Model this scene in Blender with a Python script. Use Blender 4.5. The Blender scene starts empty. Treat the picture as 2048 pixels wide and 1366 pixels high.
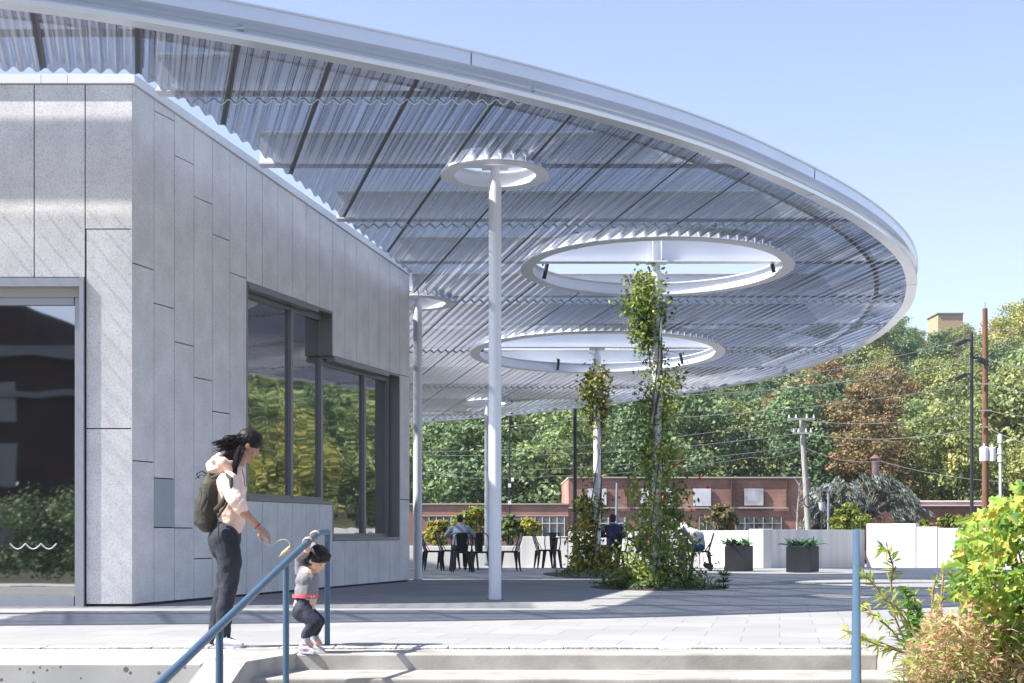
import bpy, bmesh, math, random
import numpy as np
from mathutils import Vector, Matrix
random.seed(7); rng = np.random.default_rng(7)
PI = math.pi
scene = bpy.context.scene
# ---------------------------------------------------------------- camera, sky, sun, exposure
F, CX, HY, H = 3100.0, 1024.0, 1065.0, 0.865        # focal length and horizon in photo pixels, eye height above the plaza
cam = bpy.data.cameras.new('camera'); camo = bpy.data.objects.new('camera', cam)
scene.collection.objects.link(camo); scene.camera = camo
camo.location = (0, 0, H); camo.rotation_euler = (PI/2, 0, 0)
cam.sensor_width = 36; cam.lens = F/2048*36; cam.shift_y = (HY-683)/2048
cam.clip_start = 0.1; cam.clip_end = 4000
LIGHT = Vector((0.85, 0.22, -1.0)).normalized()      # the way the sunlight travels
sun = bpy.data.lights.new('sun', 'SUN'); suno = bpy.data.objects.new('sun', sun)
scene.collection.objects.link(suno); sun.energy = 4.7; sun.angle = math.radians(0.53); sun.color = (1, 0.95, 0.87)
suno.rotation_euler = LIGHT.to_track_quat('-Z', 'Y').to_euler()
world = bpy.data.worlds.new('World'); scene.world = world; world.use_nodes = True
wn = world.node_tree.nodes; wl = world.node_tree.links
sky = wn.new('ShaderNodeTexSky'); sky.sky_type = 'NISHITA'; sky.sun_disc = False
sky.sun_elevation = math.asin(-LIGHT.z); sky.sun_rotation = math.atan2(-LIGHT.x, -LIGHT.y)
sky.altitude = 50; sky.air_density = 1.0; sky.dust_density = 0.9; sky.ozone_density = 2.5
bg = wn['Background']; bg.inputs[1].default_value = 0.108
hs = wn.new('ShaderNodeHueSaturation'); hs.inputs['Saturation'].default_value = 0.9
tn = wn.new('ShaderNodeMix'); tn.data_type = 'RGBA'; tn.blend_type = 'MULTIPLY'; tn.inputs[0].default_value = 1; tn.inputs[7].default_value = (0.96, 0.88, 0.93, 1)
wl.new(sky.outputs[0], hs.inputs['Color']); wl.new(hs.outputs[0], tn.inputs[6]); wl.new(tn.outputs[2], bg.inputs[0])
scene.view_settings.view_transform = 'Standard'; scene.view_settings.look = 'None'
scene.view_settings.exposure = 1.30; scene.view_settings.gamma = 1
scene.cycles.max_bounces = 8; scene.cycles.transparent_max_bounces = 24; scene.cycles.transmission_bounces = 4
scene.cycles.caustics_reflective = False; scene.cycles.caustics_refractive = False
# ---------------------------------------------------------------- helpers
C = scene.collection
def P(x, y, d): return Vector(((x-CX)/F*d, d, H+(HY-y)/F*d))
def empty(name, loc, label=None, cat=None, group=None):
    o = bpy.data.objects.new(name, None); C.objects.link(o); o.location = loc
    o.empty_display_size = 0.1
    if label: tag(o, label, cat, group)
    return o
def tag(o, label=None, cat=None, group=None, kind=None):
    if label: o['label'] = label
    if cat: o['category'] = cat
    if group: o['group'] = group
    if kind: o['kind'] = kind
    return o
def link(o, parent=None):
    C.objects.link(o)
    if parent is not None:
        o.parent = parent
        o.matrix_parent_inverse = Matrix.Translation(parent.location).inverted() if parent.parent is None else \
            (Matrix.Translation(parent.parent.location) @ parent.matrix_parent_inverse @ Matrix.Translation(parent.location)).inverted()
    return o
def meshobj(name, verts, faces, m, parent=None, smooth=False, edges=()):
    me = bpy.data.meshes.new(name); me.from_pydata([tuple(v) for v in verts], list(edges), faces)
    me.materials.append(m)
    if smooth: me.shade_smooth()
    me.update()
    return link(bpy.data.objects.new(name, me), parent)
def quads(name, V, m, parent=None, n=4, smooth=False):
    """V: (k,n,3) array of separate n-gons"""
    V = np.asarray(V, dtype=np.float32); k = V.shape[0]
    me = bpy.data.meshes.new(name); me.vertices.add(k*n); me.vertices.foreach_set('co', V.reshape(-1))
    me.loops.add(k*n); me.loops.foreach_set('vertex_index', np.arange(k*n, dtype=np.int32))
    me.polygons.add(k); me.polygons.foreach_set('loop_start', np.arange(0, k*n, n, dtype=np.int32))
    me.polygons.foreach_set('loop_total', np.full(k, n, dtype=np.int32))
    me.materials.append(m); me.update(calc_edges=True); me.validate()
    return link(bpy.data.objects.new(name, me), parent)
class MB:
    def __init__(s): s.v = []; s.f = []
    def add(s, vs, fs):
        b = len(s.v); s.v += [Vector(v) for v in vs]; s.f += [tuple(i+b for i in f) for f in fs]; return s
    def box(s, c, sz, M=None, rz=0):
        x, y, z = [a/2 for a in sz]
        vs = [Vector((i*x, j*y, k*z)) for i in (-1, 1) for j in (-1, 1) for k in (-1, 1)]
        R = M if M is not None else Matrix.Rotation(rz, 3, 'Z')
        vs = [R @ v + Vector(c) for v in vs]
        return s.add(vs, [(0, 1, 3, 2), (4, 6, 7, 5), (0, 4, 5, 1), (2, 3, 7, 6), (0, 2, 6, 4), (1, 5, 7, 3)])
    def hexa(s, a):   # 8 corner points: bottom 0-3, top 4-7
        return s.add(a, [(3, 2, 1, 0), (4, 5, 6, 7), (0, 1, 5, 4), (1, 2, 6, 5), (2, 3, 7, 6), (3, 0, 4, 7)])
    def prism(s, poly, z0, z1):
        n = len(poly); z0 = z0 if callable(z0) else (lambda p, q=z0: q); z1 = z1 if callable(z1) else (lambda p, q=z1: q)
        vs = [(p[0], p[1], z0(p)) for p in poly]+[(p[0], p[1], z1(p)) for p in poly]
        return s.add(vs, [tuple(range(n-1, -1, -1)), tuple(range(n, 2*n))]+[(i, (i+1) % n, n+(i+1) % n, n+i) for i in range(n)])
    def tube(s, pts, r, n=8, caps=True):
        pts = [Vector(p) for p in pts]; rs = r if isinstance(r, (list, tuple)) else [r]*len(pts)
        rings = []; up = None
        for i, p in enumerate(pts):
            t = (pts[min(i+1, len(pts)-1)]-pts[max(i-1, 0)]).normalized()
            if up is None: up = t.orthogonal().normalized()
            a = (up-t*up.dot(t)).normalized(); up = a; b = t.cross(a)
            rings.append([p+(a*math.cos(2*PI*k/n)+b*math.sin(2*PI*k/n))*rs[i] for k in range(n)])
        vs = [v for rg in rings for v in rg]; fs = []
        for i in range(len(pts)-1):
            for k in range(n): fs.append((i*n+k, i*n+(k+1) % n, (i+1)*n+(k+1) % n, (i+1)*n+k))
        if caps: fs += [tuple(range(n-1, -1, -1)), tuple(range((len(pts)-1)*n, len(pts)*n))]
        return s.add(vs, fs)
    def lathe(s, prof, c=(0, 0, 0), n=24, tilt=0.0):   # closed profile [(r,z)] around Z; tilt = dz/dy
        k = len(prof); vs = []
        for i in range(n):
            a = 2*PI*i/n
            for r, z in prof:
                vs.append((c[0]+r*math.cos(a), c[1]+r*math.sin(a), c[2]+z+tilt*r*math.sin(a)))
        fs = [(i*k+j, ((i+1) % n)*k+j, ((i+1) % n)*k+(j+1) % k, i*k+(j+1) % k) for i in range(n) for j in range(k)]
        return s.add(vs, fs)
    def build(s, name, m, parent=None, smooth=False):
        o = meshobj(name, s.v, s.f, m, parent)
        bm = bmesh.new(); bm.from_mesh(o.data); bmesh.ops.recalc_face_normals(bm, faces=bm.faces); bm.to_mesh(o.data); bm.free()
        if smooth:
            o.data.shade_smooth()
            try: o.data.set_sharp_from_angle(angle=math.radians(40))
            except Exception: pass
        return o
def bevel(o, w, seg=2):
    b = o.modifiers.new('bevel', 'BEVEL'); b.width = w; b.segments = seg; b.limit_method = 'ANGLE'; return o
# ---------------------------------------------------------------- materials
def newmat(name):
    m = bpy.data.materials.new(name); m.use_nodes = True
    return m, m.node_tree.nodes, m.node_tree.links, m.node_tree.nodes['Principled BSDF']
def mat(name, col, rough=0.5, metal=0.0, var=0.0, vscale=3.0, bump=0.0, bscale=40.0, spec=0.5, col2=None, stretch=(1, 1, 1), detail=6):
    m, n, l, p = newmat(name)
    p.inputs['Base Color'].default_value = (*col, 1); p.inputs['Roughness'].default_value = rough
    p.inputs['Metallic'].default_value = metal; p.inputs['Specular IOR Level'].default_value = spec
    tc = n.new('ShaderNodeTexCoord'); mp = n.new('ShaderNodeMapping'); mp.inputs['Scale'].default_value = stretch
    l.new(tc.outputs['Object'], mp.inputs[0])
    if var or col2:
        t = n.new('ShaderNodeTexNoise'); t.inputs['Scale'].default_value = vscale; t.inputs['Detail'].default_value = detail
        l.new(mp.outputs[0], t.inputs['Vector'])
        r = n.new('ShaderNodeValToRGB'); r.color_ramp.elements[0].position = 0.33; r.color_ramp.elements[1].position = 0.67
        c2 = col2 or tuple(min(1, c*(1+var)) for c in col)
        c1 = col if col2 else tuple(c*(1-var) for c in col)
        r.color_ramp.elements[0].color = (*c1, 1); r.color_ramp.elements[1].color = (*c2, 1)
        l.new(t.outputs[0], r.inputs[0]); l.new(r.outputs[0], p.inputs['Base Color'])
    if bump:
        t = n.new('ShaderNodeTexNoise'); t.inputs['Scale'].default_value = bscale; t.inputs['Detail'].default_value = 4
        l.new(mp.outputs[0], t.inputs['Vector'])
        b = n.new('ShaderNodeBump'); b.inputs['Strength'].default_value = bump; b.inputs['Distance'].default_value = 0.02
        l.new(t.outputs[0], b.inputs['Height']); l.new(b.outputs[0], p.inputs['Normal'])
    return m
def leafmat(name, cols, scale=0.6, trans=0.3, rough=0.55, perobj=0.0, fine=8.0):
    m, n, l, p = newmat(name)
    tc = n.new('ShaderNodeTexCoord'); t = n.new('ShaderNodeTexNoise'); t.inputs['Scale'].default_value = scale; t.inputs['Detail'].default_value = 5
    l.new(tc.outputs['Object'], t.inputs['Vector'])
    t2 = n.new('ShaderNodeTexWhiteNoise'); g = n.new('ShaderNodeNewGeometry'); l.new(g.outputs['Random Per Island'], t2.inputs['Vector'])
    mx = n.new('ShaderNodeMath'); mx.operation = 'MULTIPLY_ADD'; l.new(g.outputs['Random Per Island'], mx.inputs[0]); mx.inputs[1].default_value = 0.35; 
    sb = n.new('ShaderNodeMath'); sb.operation = 'ADD'; sb.inputs[1].default_value = -0.17
    l.new(t.outputs[0], sb.inputs[0]); l.new(sb.outputs[0], mx.inputs[2])
    oi = n.new('ShaderNodeObjectInfo'); a2 = n.new('ShaderNodeMath'); a2.operation = 'MULTIPLY_ADD'; l.new(oi.outputs['Random'], a2.inputs[0])
    a2.inputs[1].default_value = perobj; l.new(mx.outputs[0], a2.inputs[2])
    a3 = n.new('ShaderNodeMath'); a3.operation = 'ADD'; a3.inputs[1].default_value = -perobj/2; l.new(a2.outputs[0], a3.inputs[0])
    r = n.new('ShaderNodeValToRGB'); e = r.color_ramp.elements
    pos = [0.3+0.4*i/(len(cols)-1) for i in range(len(cols))]
    e[0].position = pos[0]; e[0].color = (*cols[0], 1); e[1].position = pos[-1]; e[1].color = (*cols[-1], 1)
    for q, c in list(zip(pos, cols))[1:-1]:
        k = e.new(q); k.color = (*c, 1)
    l.new(a3.outputs[0], r.inputs[0]); l.new(r.outputs[0], p.inputs['Base Color']); p.inputs['Roughness'].default_value = rough
    tr = n.new('ShaderNodeBsdfTranslucent'); l.new(r.outputs[0], tr.inputs[0]); ms = n.new('ShaderNodeMixShader'); ms.inputs[0].default_value = trans
    l.new(p.outputs[0], ms.inputs[1]); l.new(tr.outputs[0], ms.inputs[2]); l.new(ms.outputs[0], n['Material Output'].inputs[0])
    return m
white = mat('white_paint', (0.76, 0.78, 0.82), 0.32, var=0.03, vscale=1.5)
whiterim = mat('rim_paint', (0.70, 0.74, 0.82), 0.16, metal=0.3, var=0.05, vscale=0.8, spec=0.8)
coping_m = mat('coping_metal', (0.8, 0.8, 0.8), 0.4, var=0.02)
stone = mat('pale_stone', (0.84, 0.815, 0.785), 0.85, var=0.08, vscale=2.6, bump=0.3, bscale=110, detail=15)
_n = stone.node_tree.nodes; _l = stone.node_tree.links; _p = _n['Principled BSDF']; _src = _p.inputs['Base Color'].links[0].from_socket
_t = _n.new('ShaderNodeTexNoise'); _t.inputs['Scale'].default_value = 75; _t.inputs['Detail'].default_value = 3; _tc = _n.new('ShaderNodeTexCoord'); _l.new(_tc.outputs['Object'], _t.inputs['Vector'])
_r = _n.new('ShaderNodeValToRGB'); _r.color_ramp.elements[0].position = .36; _r.color_ramp.elements[1].position = .54; _r.color_ramp.elements[0].color = (.78, .78, .79, 1); _r.color_ramp.elements[1].color = (1, 1, 1, 1)
_x = _n.new('ShaderNodeMix'); _x.data_type = 'RGBA'; _x.blend_type = 'MULTIPLY'; _x.inputs[0].default_value = 1; _l.new(_t.outputs[0], _r.inputs[0]); _l.new(_src, _x.inputs[6]); _l.new(_r.outputs[0], _x.inputs[7]); _l.new(_x.outputs[2], _p.inputs['Base Color'])
stone_b = mat('stone_smooth', (0.42, 0.45, 0.46), 0.7, var=0.05)
joint_m = mat('joint_dark', (0.05, 0.05, 0.05), 0.9)
frame_m = mat('bronze_frame', (0.27, 0.265, 0.27), 0.4, metal=0.4)
frame_l = mat('door_frame_grey', (0.42, 0.43, 0.46), 0.4, metal=0.3)
tan_m = mat('tan_metal', (0.42, 0.38, 0.32), 0.5)
concrete = mat('concrete', (0.35, 0.335, 0.305), 0.9, var=0.3, vscale=2.6, bump=0.1, bscale=60, detail=12)
blue_p = mat('blue_rail_paint', (0.06, 0.115, 0.18), 0.35, var=0.06, vscale=6)
black_m = mat('black_metal', (0.018, 0.02, 0.024), 0.4)
dark_m = mat('dark_planter', (0.03, 0.032, 0.036), 0.6, var=0.15)
galv = mat('grey_pole_paint', (0.22, 0.25, 0.3), 0.5)
wood_pole = mat('brown_pole_wood', (0.17, 0.085, 0.05), 0.9, var=0.3, vscale=6, stretch=(6, 6, 0.4), bump=0.3)
grey_pole = mat('grey_pole_wood', (0.34, 0.34, 0.31), 0.9, var=0.25, vscale=5, stretch=(6, 6, 0.4), bump=0.3)
wire_m = mat('wire_metal', (0.16, 0.17, 0.18), 0.5)
bark = mat('bark', (0.13, 0.11, 0.09), 0.95, var=0.3, vscale=5, stretch=(4, 4, 1), bump=0.5)
soil = mat('soil', (0.045, 0.035, 0.028), 1.0, var=0.3, vscale=6, bump=0.8, bscale=20)
def concrete_pitted():
    m, n, l, p = newmat('pitted_concrete'); tc = n.new('ShaderNodeTexCoord')
    v = n.new('ShaderNodeTexVoronoi'); v.inputs['Scale'].default_value = 22; v.inputs['Randomness'].default_value = 1
    nz = n.new('ShaderNodeTexNoise'); nz.inputs['Scale'].default_value = 1.8; nz.inputs['Detail'].default_value = 10
    l.new(tc.outputs['Object'], v.inputs['Vector']); l.new(tc.outputs['Object'], nz.inputs['Vector'])
    s = n.new('ShaderNodeSeparateColor'); l.new(v.outputs['Color'], s.inputs[0])
    th = n.new('ShaderNodeMath'); th.operation = 'MULTIPLY'; l.new(s.outputs[0], th.inputs[0]); l.new(s.outputs[1], th.inputs[1])
    t2 = n.new('ShaderNodeMath'); t2.operation = 'MULTIPLY_ADD'; l.new(th.outputs[0], t2.inputs[0]); t2.inputs[1].default_value = 0.48; t2.inputs[2].default_value = -0.05
    lt = n.new('ShaderNodeMath'); lt.operation = 'LESS_THAN'; l.new(v.outputs['Distance'], lt.inputs[0]); l.new(t2.outputs[0], lt.inputs[1])
    r = n.new('ShaderNodeValToRGB'); r.color_ramp.elements[0].position = 0.3; r.color_ramp.elements[1].position = 0.7
    r.color_ramp.elements[0].color = (0.42, 0.42, 0.41, 1); r.color_ramp.elements[1].color = (0.58, 0.57, 0.54, 1); l.new(nz.outputs[0], r.inputs[0])
    mx = n.new('ShaderNodeMix'); mx.data_type = 'RGBA'; l.new(lt.outputs[0], mx.inputs[0]); l.new(r.outputs[0], mx.inputs[6]); mx.inputs[7].default_value = (0.17, 0.165, 0.16, 1)
    l.new(mx.outputs[2], p.inputs['Base Color']); p.inputs['Roughness'].default_value = 0.9
    b = n.new('ShaderNodeBump'); b.invert = True; b.inputs['Distance'].default_value = 0.01; l.new(lt.outputs[0], b.inputs['Height']); l.new(b.outputs[0], p.inputs['Normal'])
    return m
pitted = concrete_pitted()
def paving():
    m, n, l, p = newmat('plaza_pavers'); tc = n.new('ShaderNodeTexCoord'); mp = n.new('ShaderNodeMapping')
    mp.inputs['Rotation'].default_value = (0, 0, math.radians(9.8)); l.new(tc.outputs['Object'], mp.inputs[0])
    b = n.new('ShaderNodeTexBrick'); l.new(mp.outputs[0], b.inputs['Vector']); b.inputs['Scale'].default_value = 1
    b.inputs['Brick Width'].default_value = 0.62; b.inputs['Row Height'].default_value = 0.62; b.inputs['Mortar Size'].default_value = 0.004
    b.inputs['Mortar Smooth'].default_value = 0.2; b.offset = 0.5
    b.inputs['Color1'].default_value = (0.295, 0.297, 0.305, 1); b.inputs['Color2'].default_value = (0.345, 0.343, 0.338, 1); b.inputs['Mortar'].default_value = (0.17, 0.17, 0.17, 1)
    nz = n.new('ShaderNodeTexNoise'); nz.inputs['Scale'].default_value = 0.9; nz.inputs['Detail'].default_value = 12; l.new(tc.outputs['Object'], nz.inputs['Vector'])
    r = n.new('ShaderNodeValToRGB'); r.color_ramp.elements[0].position = 0.3; r.color_ramp.elements[1].position = 0.7
    r.color_ramp.elements[0].color = (0.84, 0.84, 0.84, 1); r.color_ramp.elements[1].color = (1, 1, 1, 1); l.new(nz.outputs[0], r.inputs[0])
    mx = n.new('ShaderNodeMix'); mx.data_type = 'RGBA'; mx.blend_type = 'MULTIPLY'; mx.inputs[0].default_value = 1
    l.new(b.outputs[0], mx.inputs[6]); l.new(r.outputs[0], mx.inputs[7]); l.new(mx.outputs[2], p.inputs['Base Color']); p.inputs['Roughness'].default_value = 0.8
    return m
pave_m = paving()
def brickmat(name, c1, c2, mortar, scale=1.0):
    m, n, l, p = newmat(name); tc = n.new('ShaderNodeTexCoord'); sp = n.new('ShaderNodeSeparateXYZ'); l.new(tc.outputs['Object'], sp.inputs[0])
    ad = n.new('ShaderNodeMath'); ad.operation = 'ADD'; l.new(sp.outputs[0], ad.inputs[0]); l.new(sp.outputs[1], ad.inputs[1])
    cb = n.new('ShaderNodeCombineXYZ'); l.new(ad.outputs[0], cb.inputs[0]); l.new(sp.outputs[2], cb.inputs[1])
    b = n.new('ShaderNodeTexBrick'); l.new(cb.outputs[0], b.inputs['Vector']); b.inputs['Scale'].default_value = scale
    b.inputs['Brick Width'].default_value = 0.24; b.inputs['Row Height'].default_value = 0.08; b.inputs['Mortar Size'].default_value = 0.008
    b.inputs['Color1'].default_value = (*c1, 1); b.inputs['Color2'].default_value = (*c2, 1); b.inputs['Mortar'].default_value = (*mortar, 1)
    nz = n.new('ShaderNodeTexNoise'); nz.inputs['Scale'].default_value = 0.45; nz.inputs['Detail'].default_value = 10; l.new(tc.outputs['Object'], nz.inputs['Vector'])
    r = n.new('ShaderNodeValToRGB'); r.color_ramp.elements[0].position = 0.35; r.color_ramp.elements[1].position = 0.7
    r.color_ramp.elements[0].color = (0.6, 0.55, 0.55, 1); r.color_ramp.elements[1].color = (1.15, 1.1, 1.1, 1); l.new(nz.outputs[0], r.inputs[0])
    mx = n.new('ShaderNodeMix'); mx.data_type = 'RGBA'; mx.blend_type = 'MULTIPLY'; mx.inputs[0].default_value = 1
    l.new(b.outputs[0], mx.inputs[6]); l.new(r.outputs[0], mx.inputs[7]); l.new(mx.outputs[2], p.inputs['Base Color']); p.inputs['Roughness'].default_value = 0.9
    return m
brick_m = brickmat('red_brick', (0.33, 0.15, 0.11), (0.42, 0.21, 0.155), (0.42, 0.36, 0.32))
brick_d = brickmat('dark_brick', (0.07, 0.028, 0.022), (0.09, 0.036, 0.028), (0.07, 0.06, 0.055))
def glassmat(name, tint=(0.02, 0.03, 0.035), ior=1.9, wave=0.0):
    m, n, l, p = newmat(name); p.inputs['Base Color'].default_value = (*tint, 1); p.inputs['Roughness'].default_value = 0.02
    p.inputs['IOR'].default_value = ior; p.inputs['Specular IOR Level'].default_value = 0.7
    if wave:
        tc = n.new('ShaderNodeTexCoord'); t = n.new('ShaderNodeTexNoise'); t.inputs['Scale'].default_value = 1.3; t.inputs['Detail'].default_value = 1; l.new(tc.outputs['Object'], t.inputs[0])
        b = n.new('ShaderNodeBump'); b.inputs['Strength'].default_value = wave; b.inputs['Distance'].default_value = 0.02; l.new(t.outputs[0], b.inputs['Height']); l.new(b.outputs[0], p.inputs['Normal'])
    return m
glass = glassmat('window_glass', (0.015, 0.022, 0.026), 3.6, 0.12)
glass_door = glassmat('door_glass', (0.006, 0.009, 0.011), 3.3, 0.06)
glass_far = glassmat('far_glass', (0.08, 0.1, 0.12), 1.7)
# ================================================================ GROUND AND STEPS
def hill(x, y):
    if y < 52: return -0.9
    if y < 105: return -0.9-0.6*min(1, (y-52)/20)
    t = min(1.0, (y-105)/195); s = t*t*(3-2*t)
    r = 23.5+7*math.sin(x*0.02+1.0)*0.4+max(-8, min(9.5, (x-40)*0.12))
    z = -1.5+s*r+1.2*math.sin(x*.05+y*.07)*s
    return z-max(0, y-330)*0.02
xs = list(np.arange(-60, 300, 10))+[400, 700, 1500]; xs = [-1500, -700, -300, -120]+xs
ys = [-1500, -400, -100, -30, 0, 11.2, 53, 60, 70, 85, 105]+list(np.arange(112, 340, 9))+[400, 700, 1500]
gv = [(x, y, -0.76 if y < 5 else hill(x, y)) for y in ys for x in xs]; nx = len(xs)
gf = [(j*nx+i, j*nx+i+1, (j+1)*nx+i+1, (j+1)*nx+i) for j in range(len(ys)-1) for i in range(nx-1)]
ground_m = mat('hill_soil', (0.05, 0.055, 0.03), 1.0, var=0.4, vscale=0.2)
tag(meshobj('ground', gv, gf, ground_m, smooth=True), kind='structure')
px0, px1 = -34, 40
tag(MB().add([(px0, 11.57, 0), (px1, 11.57, 0), (px1, 38, 0), (px0, 38, 0), (px0, 46, -.235), (px1, 46, -.235), (px0, 54, -.24), (px1, 54, -.24)],
    [(0, 1, 2, 3), (3, 2, 5, 4), (4, 5, 7, 6)]).build('plaza_pavement', pave_m), kind='structure')
# edging strip with a ragged front edge
mb = MB(); x = -8.0
while x < 2.6:
    w = random.uniform(0.22, 0.5); y0 = 11.50+random.uniform(-.012, .02); h = 0.006+random.uniform(0, .012)
    mb.box((x+w/2, (y0+11.72)/2, h/2-.02), (w-0.012, 11.72-y0, h+.04)); x += w
edging = mat('worn_edging_stone', (0.42, 0.42, 0.41), 0.9, var=0.3, vscale=9, bump=0.8, bscale=30)
tag(bevel(mb.build('kerb_edging', edging), .004, 1), kind='structure')
# concrete steps
st = empty('concrete_steps', (0.5, 11, 0), 'pale board-marked concrete steps leading up to the plaza, with cheek walls', 'steps')
RI, TR = 0.113, 0.65
for k in range(6):
    y1 = 11.49 if k == 0 else 11.03-TR*(k-1); y0 = 11.03-TR*k
    z1 = -RI*k
    o = MB().box((0.515+1.5, (y0+y1+0.06*(k > 0))/2, (z1-0.95)/2-.0), (4.09+3.0-.0, y1-y0+0.06*(k > 0), 0.95+z1) ) if False else MB().hexa(
        [(-1.9, y0, -.95), (2.60, y0, -.95), (2.60, y1+.05*(k > 0), -.95), (-1.9, y1+.05*(k > 0), -.95),
         (-1.9, y0, z1), (2.60, y0, z1), (2.60, y1+.05*(k > 0), z1), (-1.9, y1+.05*(k > 0), z1)])
    bevel(o.build('tread', concrete, st), .012)
mb = MB()   # left cheek: flat top, then a sloping top beside the flight
q = 0.006
mb.prism([(-1.535, 11.49), (-1.54, 11.0), (-1.77, 10.31), (-2.04, 10.31), (-2.04, 11.49)], -1.0, q)
mb.hexa([(-2.04, 6.0, -1.5), (-1.80, 6.0, -1.5), (-1.77, 10.31, -1.0), (-2.04, 10.31, -1.0),
         (-2.04, 6.0, q-.174*4.31), (-1.80, 6.0, q-.174*4.31), (-1.77, 10.31, q), (-2.04, 10.31, q)])
mb.build('cheek_wall', concrete, st)
mb = MB(); mb.prism([(2.60, 11.5), (2.60, 9.5), (3.6, 9.3), (3.6, 11.5)], -1.0, 0.008)
mb.build('cheek_wall', concrete, st)
mb = MB(); mb.box((-6.05, 10.86, -.5), (8.0, 1.27, 1.0)); 
tag(bevel(mb.build('retaining_wall', pitted), .01), 'low grey pitted concrete retaining wall left of the steps, holding up the plaza', 'wall')
# soil beds round the vine columns
def disc(name, cx, cy, rx, ry, z, m, n=40):
    vs = [(cx+rx*(1+.03*math.sin(5*a))*math.cos(a), cy+ry*math.sin(a), z) for a in [2*PI*i/n for i in range(n)]]
    return meshobj(name, vs, [tuple(range(n))], m)
tag(disc('soil_bed', 2.30, 24.35, 1.05, 1.35, .006, soil), kind='structure')
tag(disc('soil_bed', 1.80, 31.9, 1.15, 2.9, .006, soil), kind='structure')
# ================================================================ STONE BUILDING
CN = Vector((-4.43, 18.1)); EN = Vector((-1.81, 27.4)); DIR = (EN-CN)/19.0; L = (EN-CN).length
U = (EN-CN).normalized(); NRM = Vector((U.y, -U.x))                  # outward normal of the side facade
ZT0, ZT1 = H+5.237, H+4.54
def ztop(t): return ZT0+(ZT1-ZT0)*t
B = empty('stone_building', (-8, 22, 0), 'low building clad in pale grey stone panels with a white coping and a tall wooden-toned glazed front', 'building')
B['label'] = 'low building clad in pale grey stone panels under a white coping, left of the canopy'
GAP = 0.014; TH = 0.03
def side_pt(t, off, z): p = CN+U*(L*t)+NRM*off; return Vector((p.x, p.y, z))
clad = MB()
def side_panel(c0, z0, z1, mbx=None):      # z0, z1: numbers or callable of t
    g = GAP/2/L; t0 = c0/19+g; t1 = (c0+1)/19-g
    f0 = z0 if callable(z0) else (lambda t: z0); f1 = z1 if callable(z1) else (lambda t: z1)
    (mbx or clad).hexa([side_pt(t0, -TH, f0(t0)+GAP/2), side_pt(t0, 0, f0(t0)+GAP/2), side_pt(t1, 0, f0(t1)+GAP/2), side_pt(t1, -TH, f0(t1)+GAP/2),
                        side_pt(t0, -TH, f1(t0)-GAP/2), side_pt(t0, 0, f1(t0)-GAP/2), side_pt(t1, 0, f1(t1)-GAP/2), side_pt(t1, -TH, f1(t1)-GAP/2)])
def zpix(c, y):  # height on the side facade at the middle of panel column c for a photo row
    p = CN+U*(L*(c+.5)/19); return H+(HY-y)/F*p.y
joints = {0: [533, 923], 1: [232, 612, 957, 1055], 2: [320, 688, 1056], 3: [401, 758, 1117], 4: [475, 825], 5: [551], 18: [752, 999]}
ZB = 0.025; HD1, HD2, SL1, SL2 = H+3.41, H+2.737, H+0.434, H-0.126
for c in range(19):
    zs = [ZB]+sorted(zpix(c, y) for y in joints.get(c, []))
    if 6 <= c <= 11: side_panel(c, ZB, SL1); side_panel(c, HD1, ztop); continue
    if 12 <= c <= 17: side_panel(c, ZB, SL2); side_panel(c, HD2, ztop); continue
    for i, z in enumerate(zs):
        top = zs[i+1] if i+1 < len(zs) else ztop
        if c == 1 and i == 1:
            pm = MB(); side_panel(c, z, top, pm); so = pm.build('infill_panel', stone_b, B); so['label'] = 'smooth darker grey-green infill panel'
        else: side_panel(c, z, top)
# front facade
FW = 0.595
def front_panel(x0, x1, z0, z1):
    g = GAP/2; clad.hexa([(x0+g, 18.1, z0+g), (x1-g, 18.1, z0+g), (x1-g, 18.1+TH, z0+g), (x0+g, 18.1+TH, z0+g),
                          (x0+g, 18.1, z1-g), (x1-g, 18.1, z1-g), (x1-g, 18.1+TH, z1-g), (x0+g, 18.1+TH, z1-g)])
def zf(y): return H+(HY-y)/F*18.1
DX1 = -4.985; DT = zf(555)
zs = [ZB, zf(857), zf(458), ZT0]
for i in range(3): front_panel(DX1+.01 if i < 2 else DX1+.0, -4.43-TH*0, zs[i], zs[i+1])
x = DX1
while x > -13: front_panel(x-FW, x, DT, ZT0); x -= FW
clad.build('stone_cladding', stone, B)
# dark backing core just behind the cladding, with the opening for the windows left out
core = MB()
bk = -TH-0.004
def side_block(t0, t1, z0, z1, o0, o1, mbx):
    f0 = z0 if callable(z0) else (lambda t: z0); f1 = z1 if callable(z1) else (lambda t: z1)
    mbx.hexa([side_pt(t0, o0, f0(t0)), side_pt(t0, o1, f0(t0)), side_pt(t1, o1, f0(t1)), side_pt(t1, o0, f0(t1)),
              side_pt(t0, o0, f1(t0)), side_pt(t0, o1, f1(t0)), side_pt(t1, o1, f1(t1)), side_pt(t1, o0, f1(t1))])
side_block(0.02/L, 6/19, 0, ztop, -.6, bk, core)
side_block(6/19, 12/19, 0, SL1-.002, -.6, bk, core); side_block(6/19, 12/19, HD1+.002, ztop, -.6, bk, core)
side_block(12/19, 18/19, 0, SL2-.002, -.6, bk, core); side_block(12/19, 18/19, HD2+.002, ztop, -.6, bk, core)
side_block(18/19, 1-.002, 0, ztop, -.6, bk, core)
core.hexa([(DX1+.005, 18.14, 0), (-4.5, 18.14, 0), (-4.5, 18.3, 0), (DX1+.005, 18.3, 0), (DX1+.005, 18.14, DT), (-4.5, 18.14, DT), (-4.5, 18.3, DT), (DX1+.005, 18.3, DT)])
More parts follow.
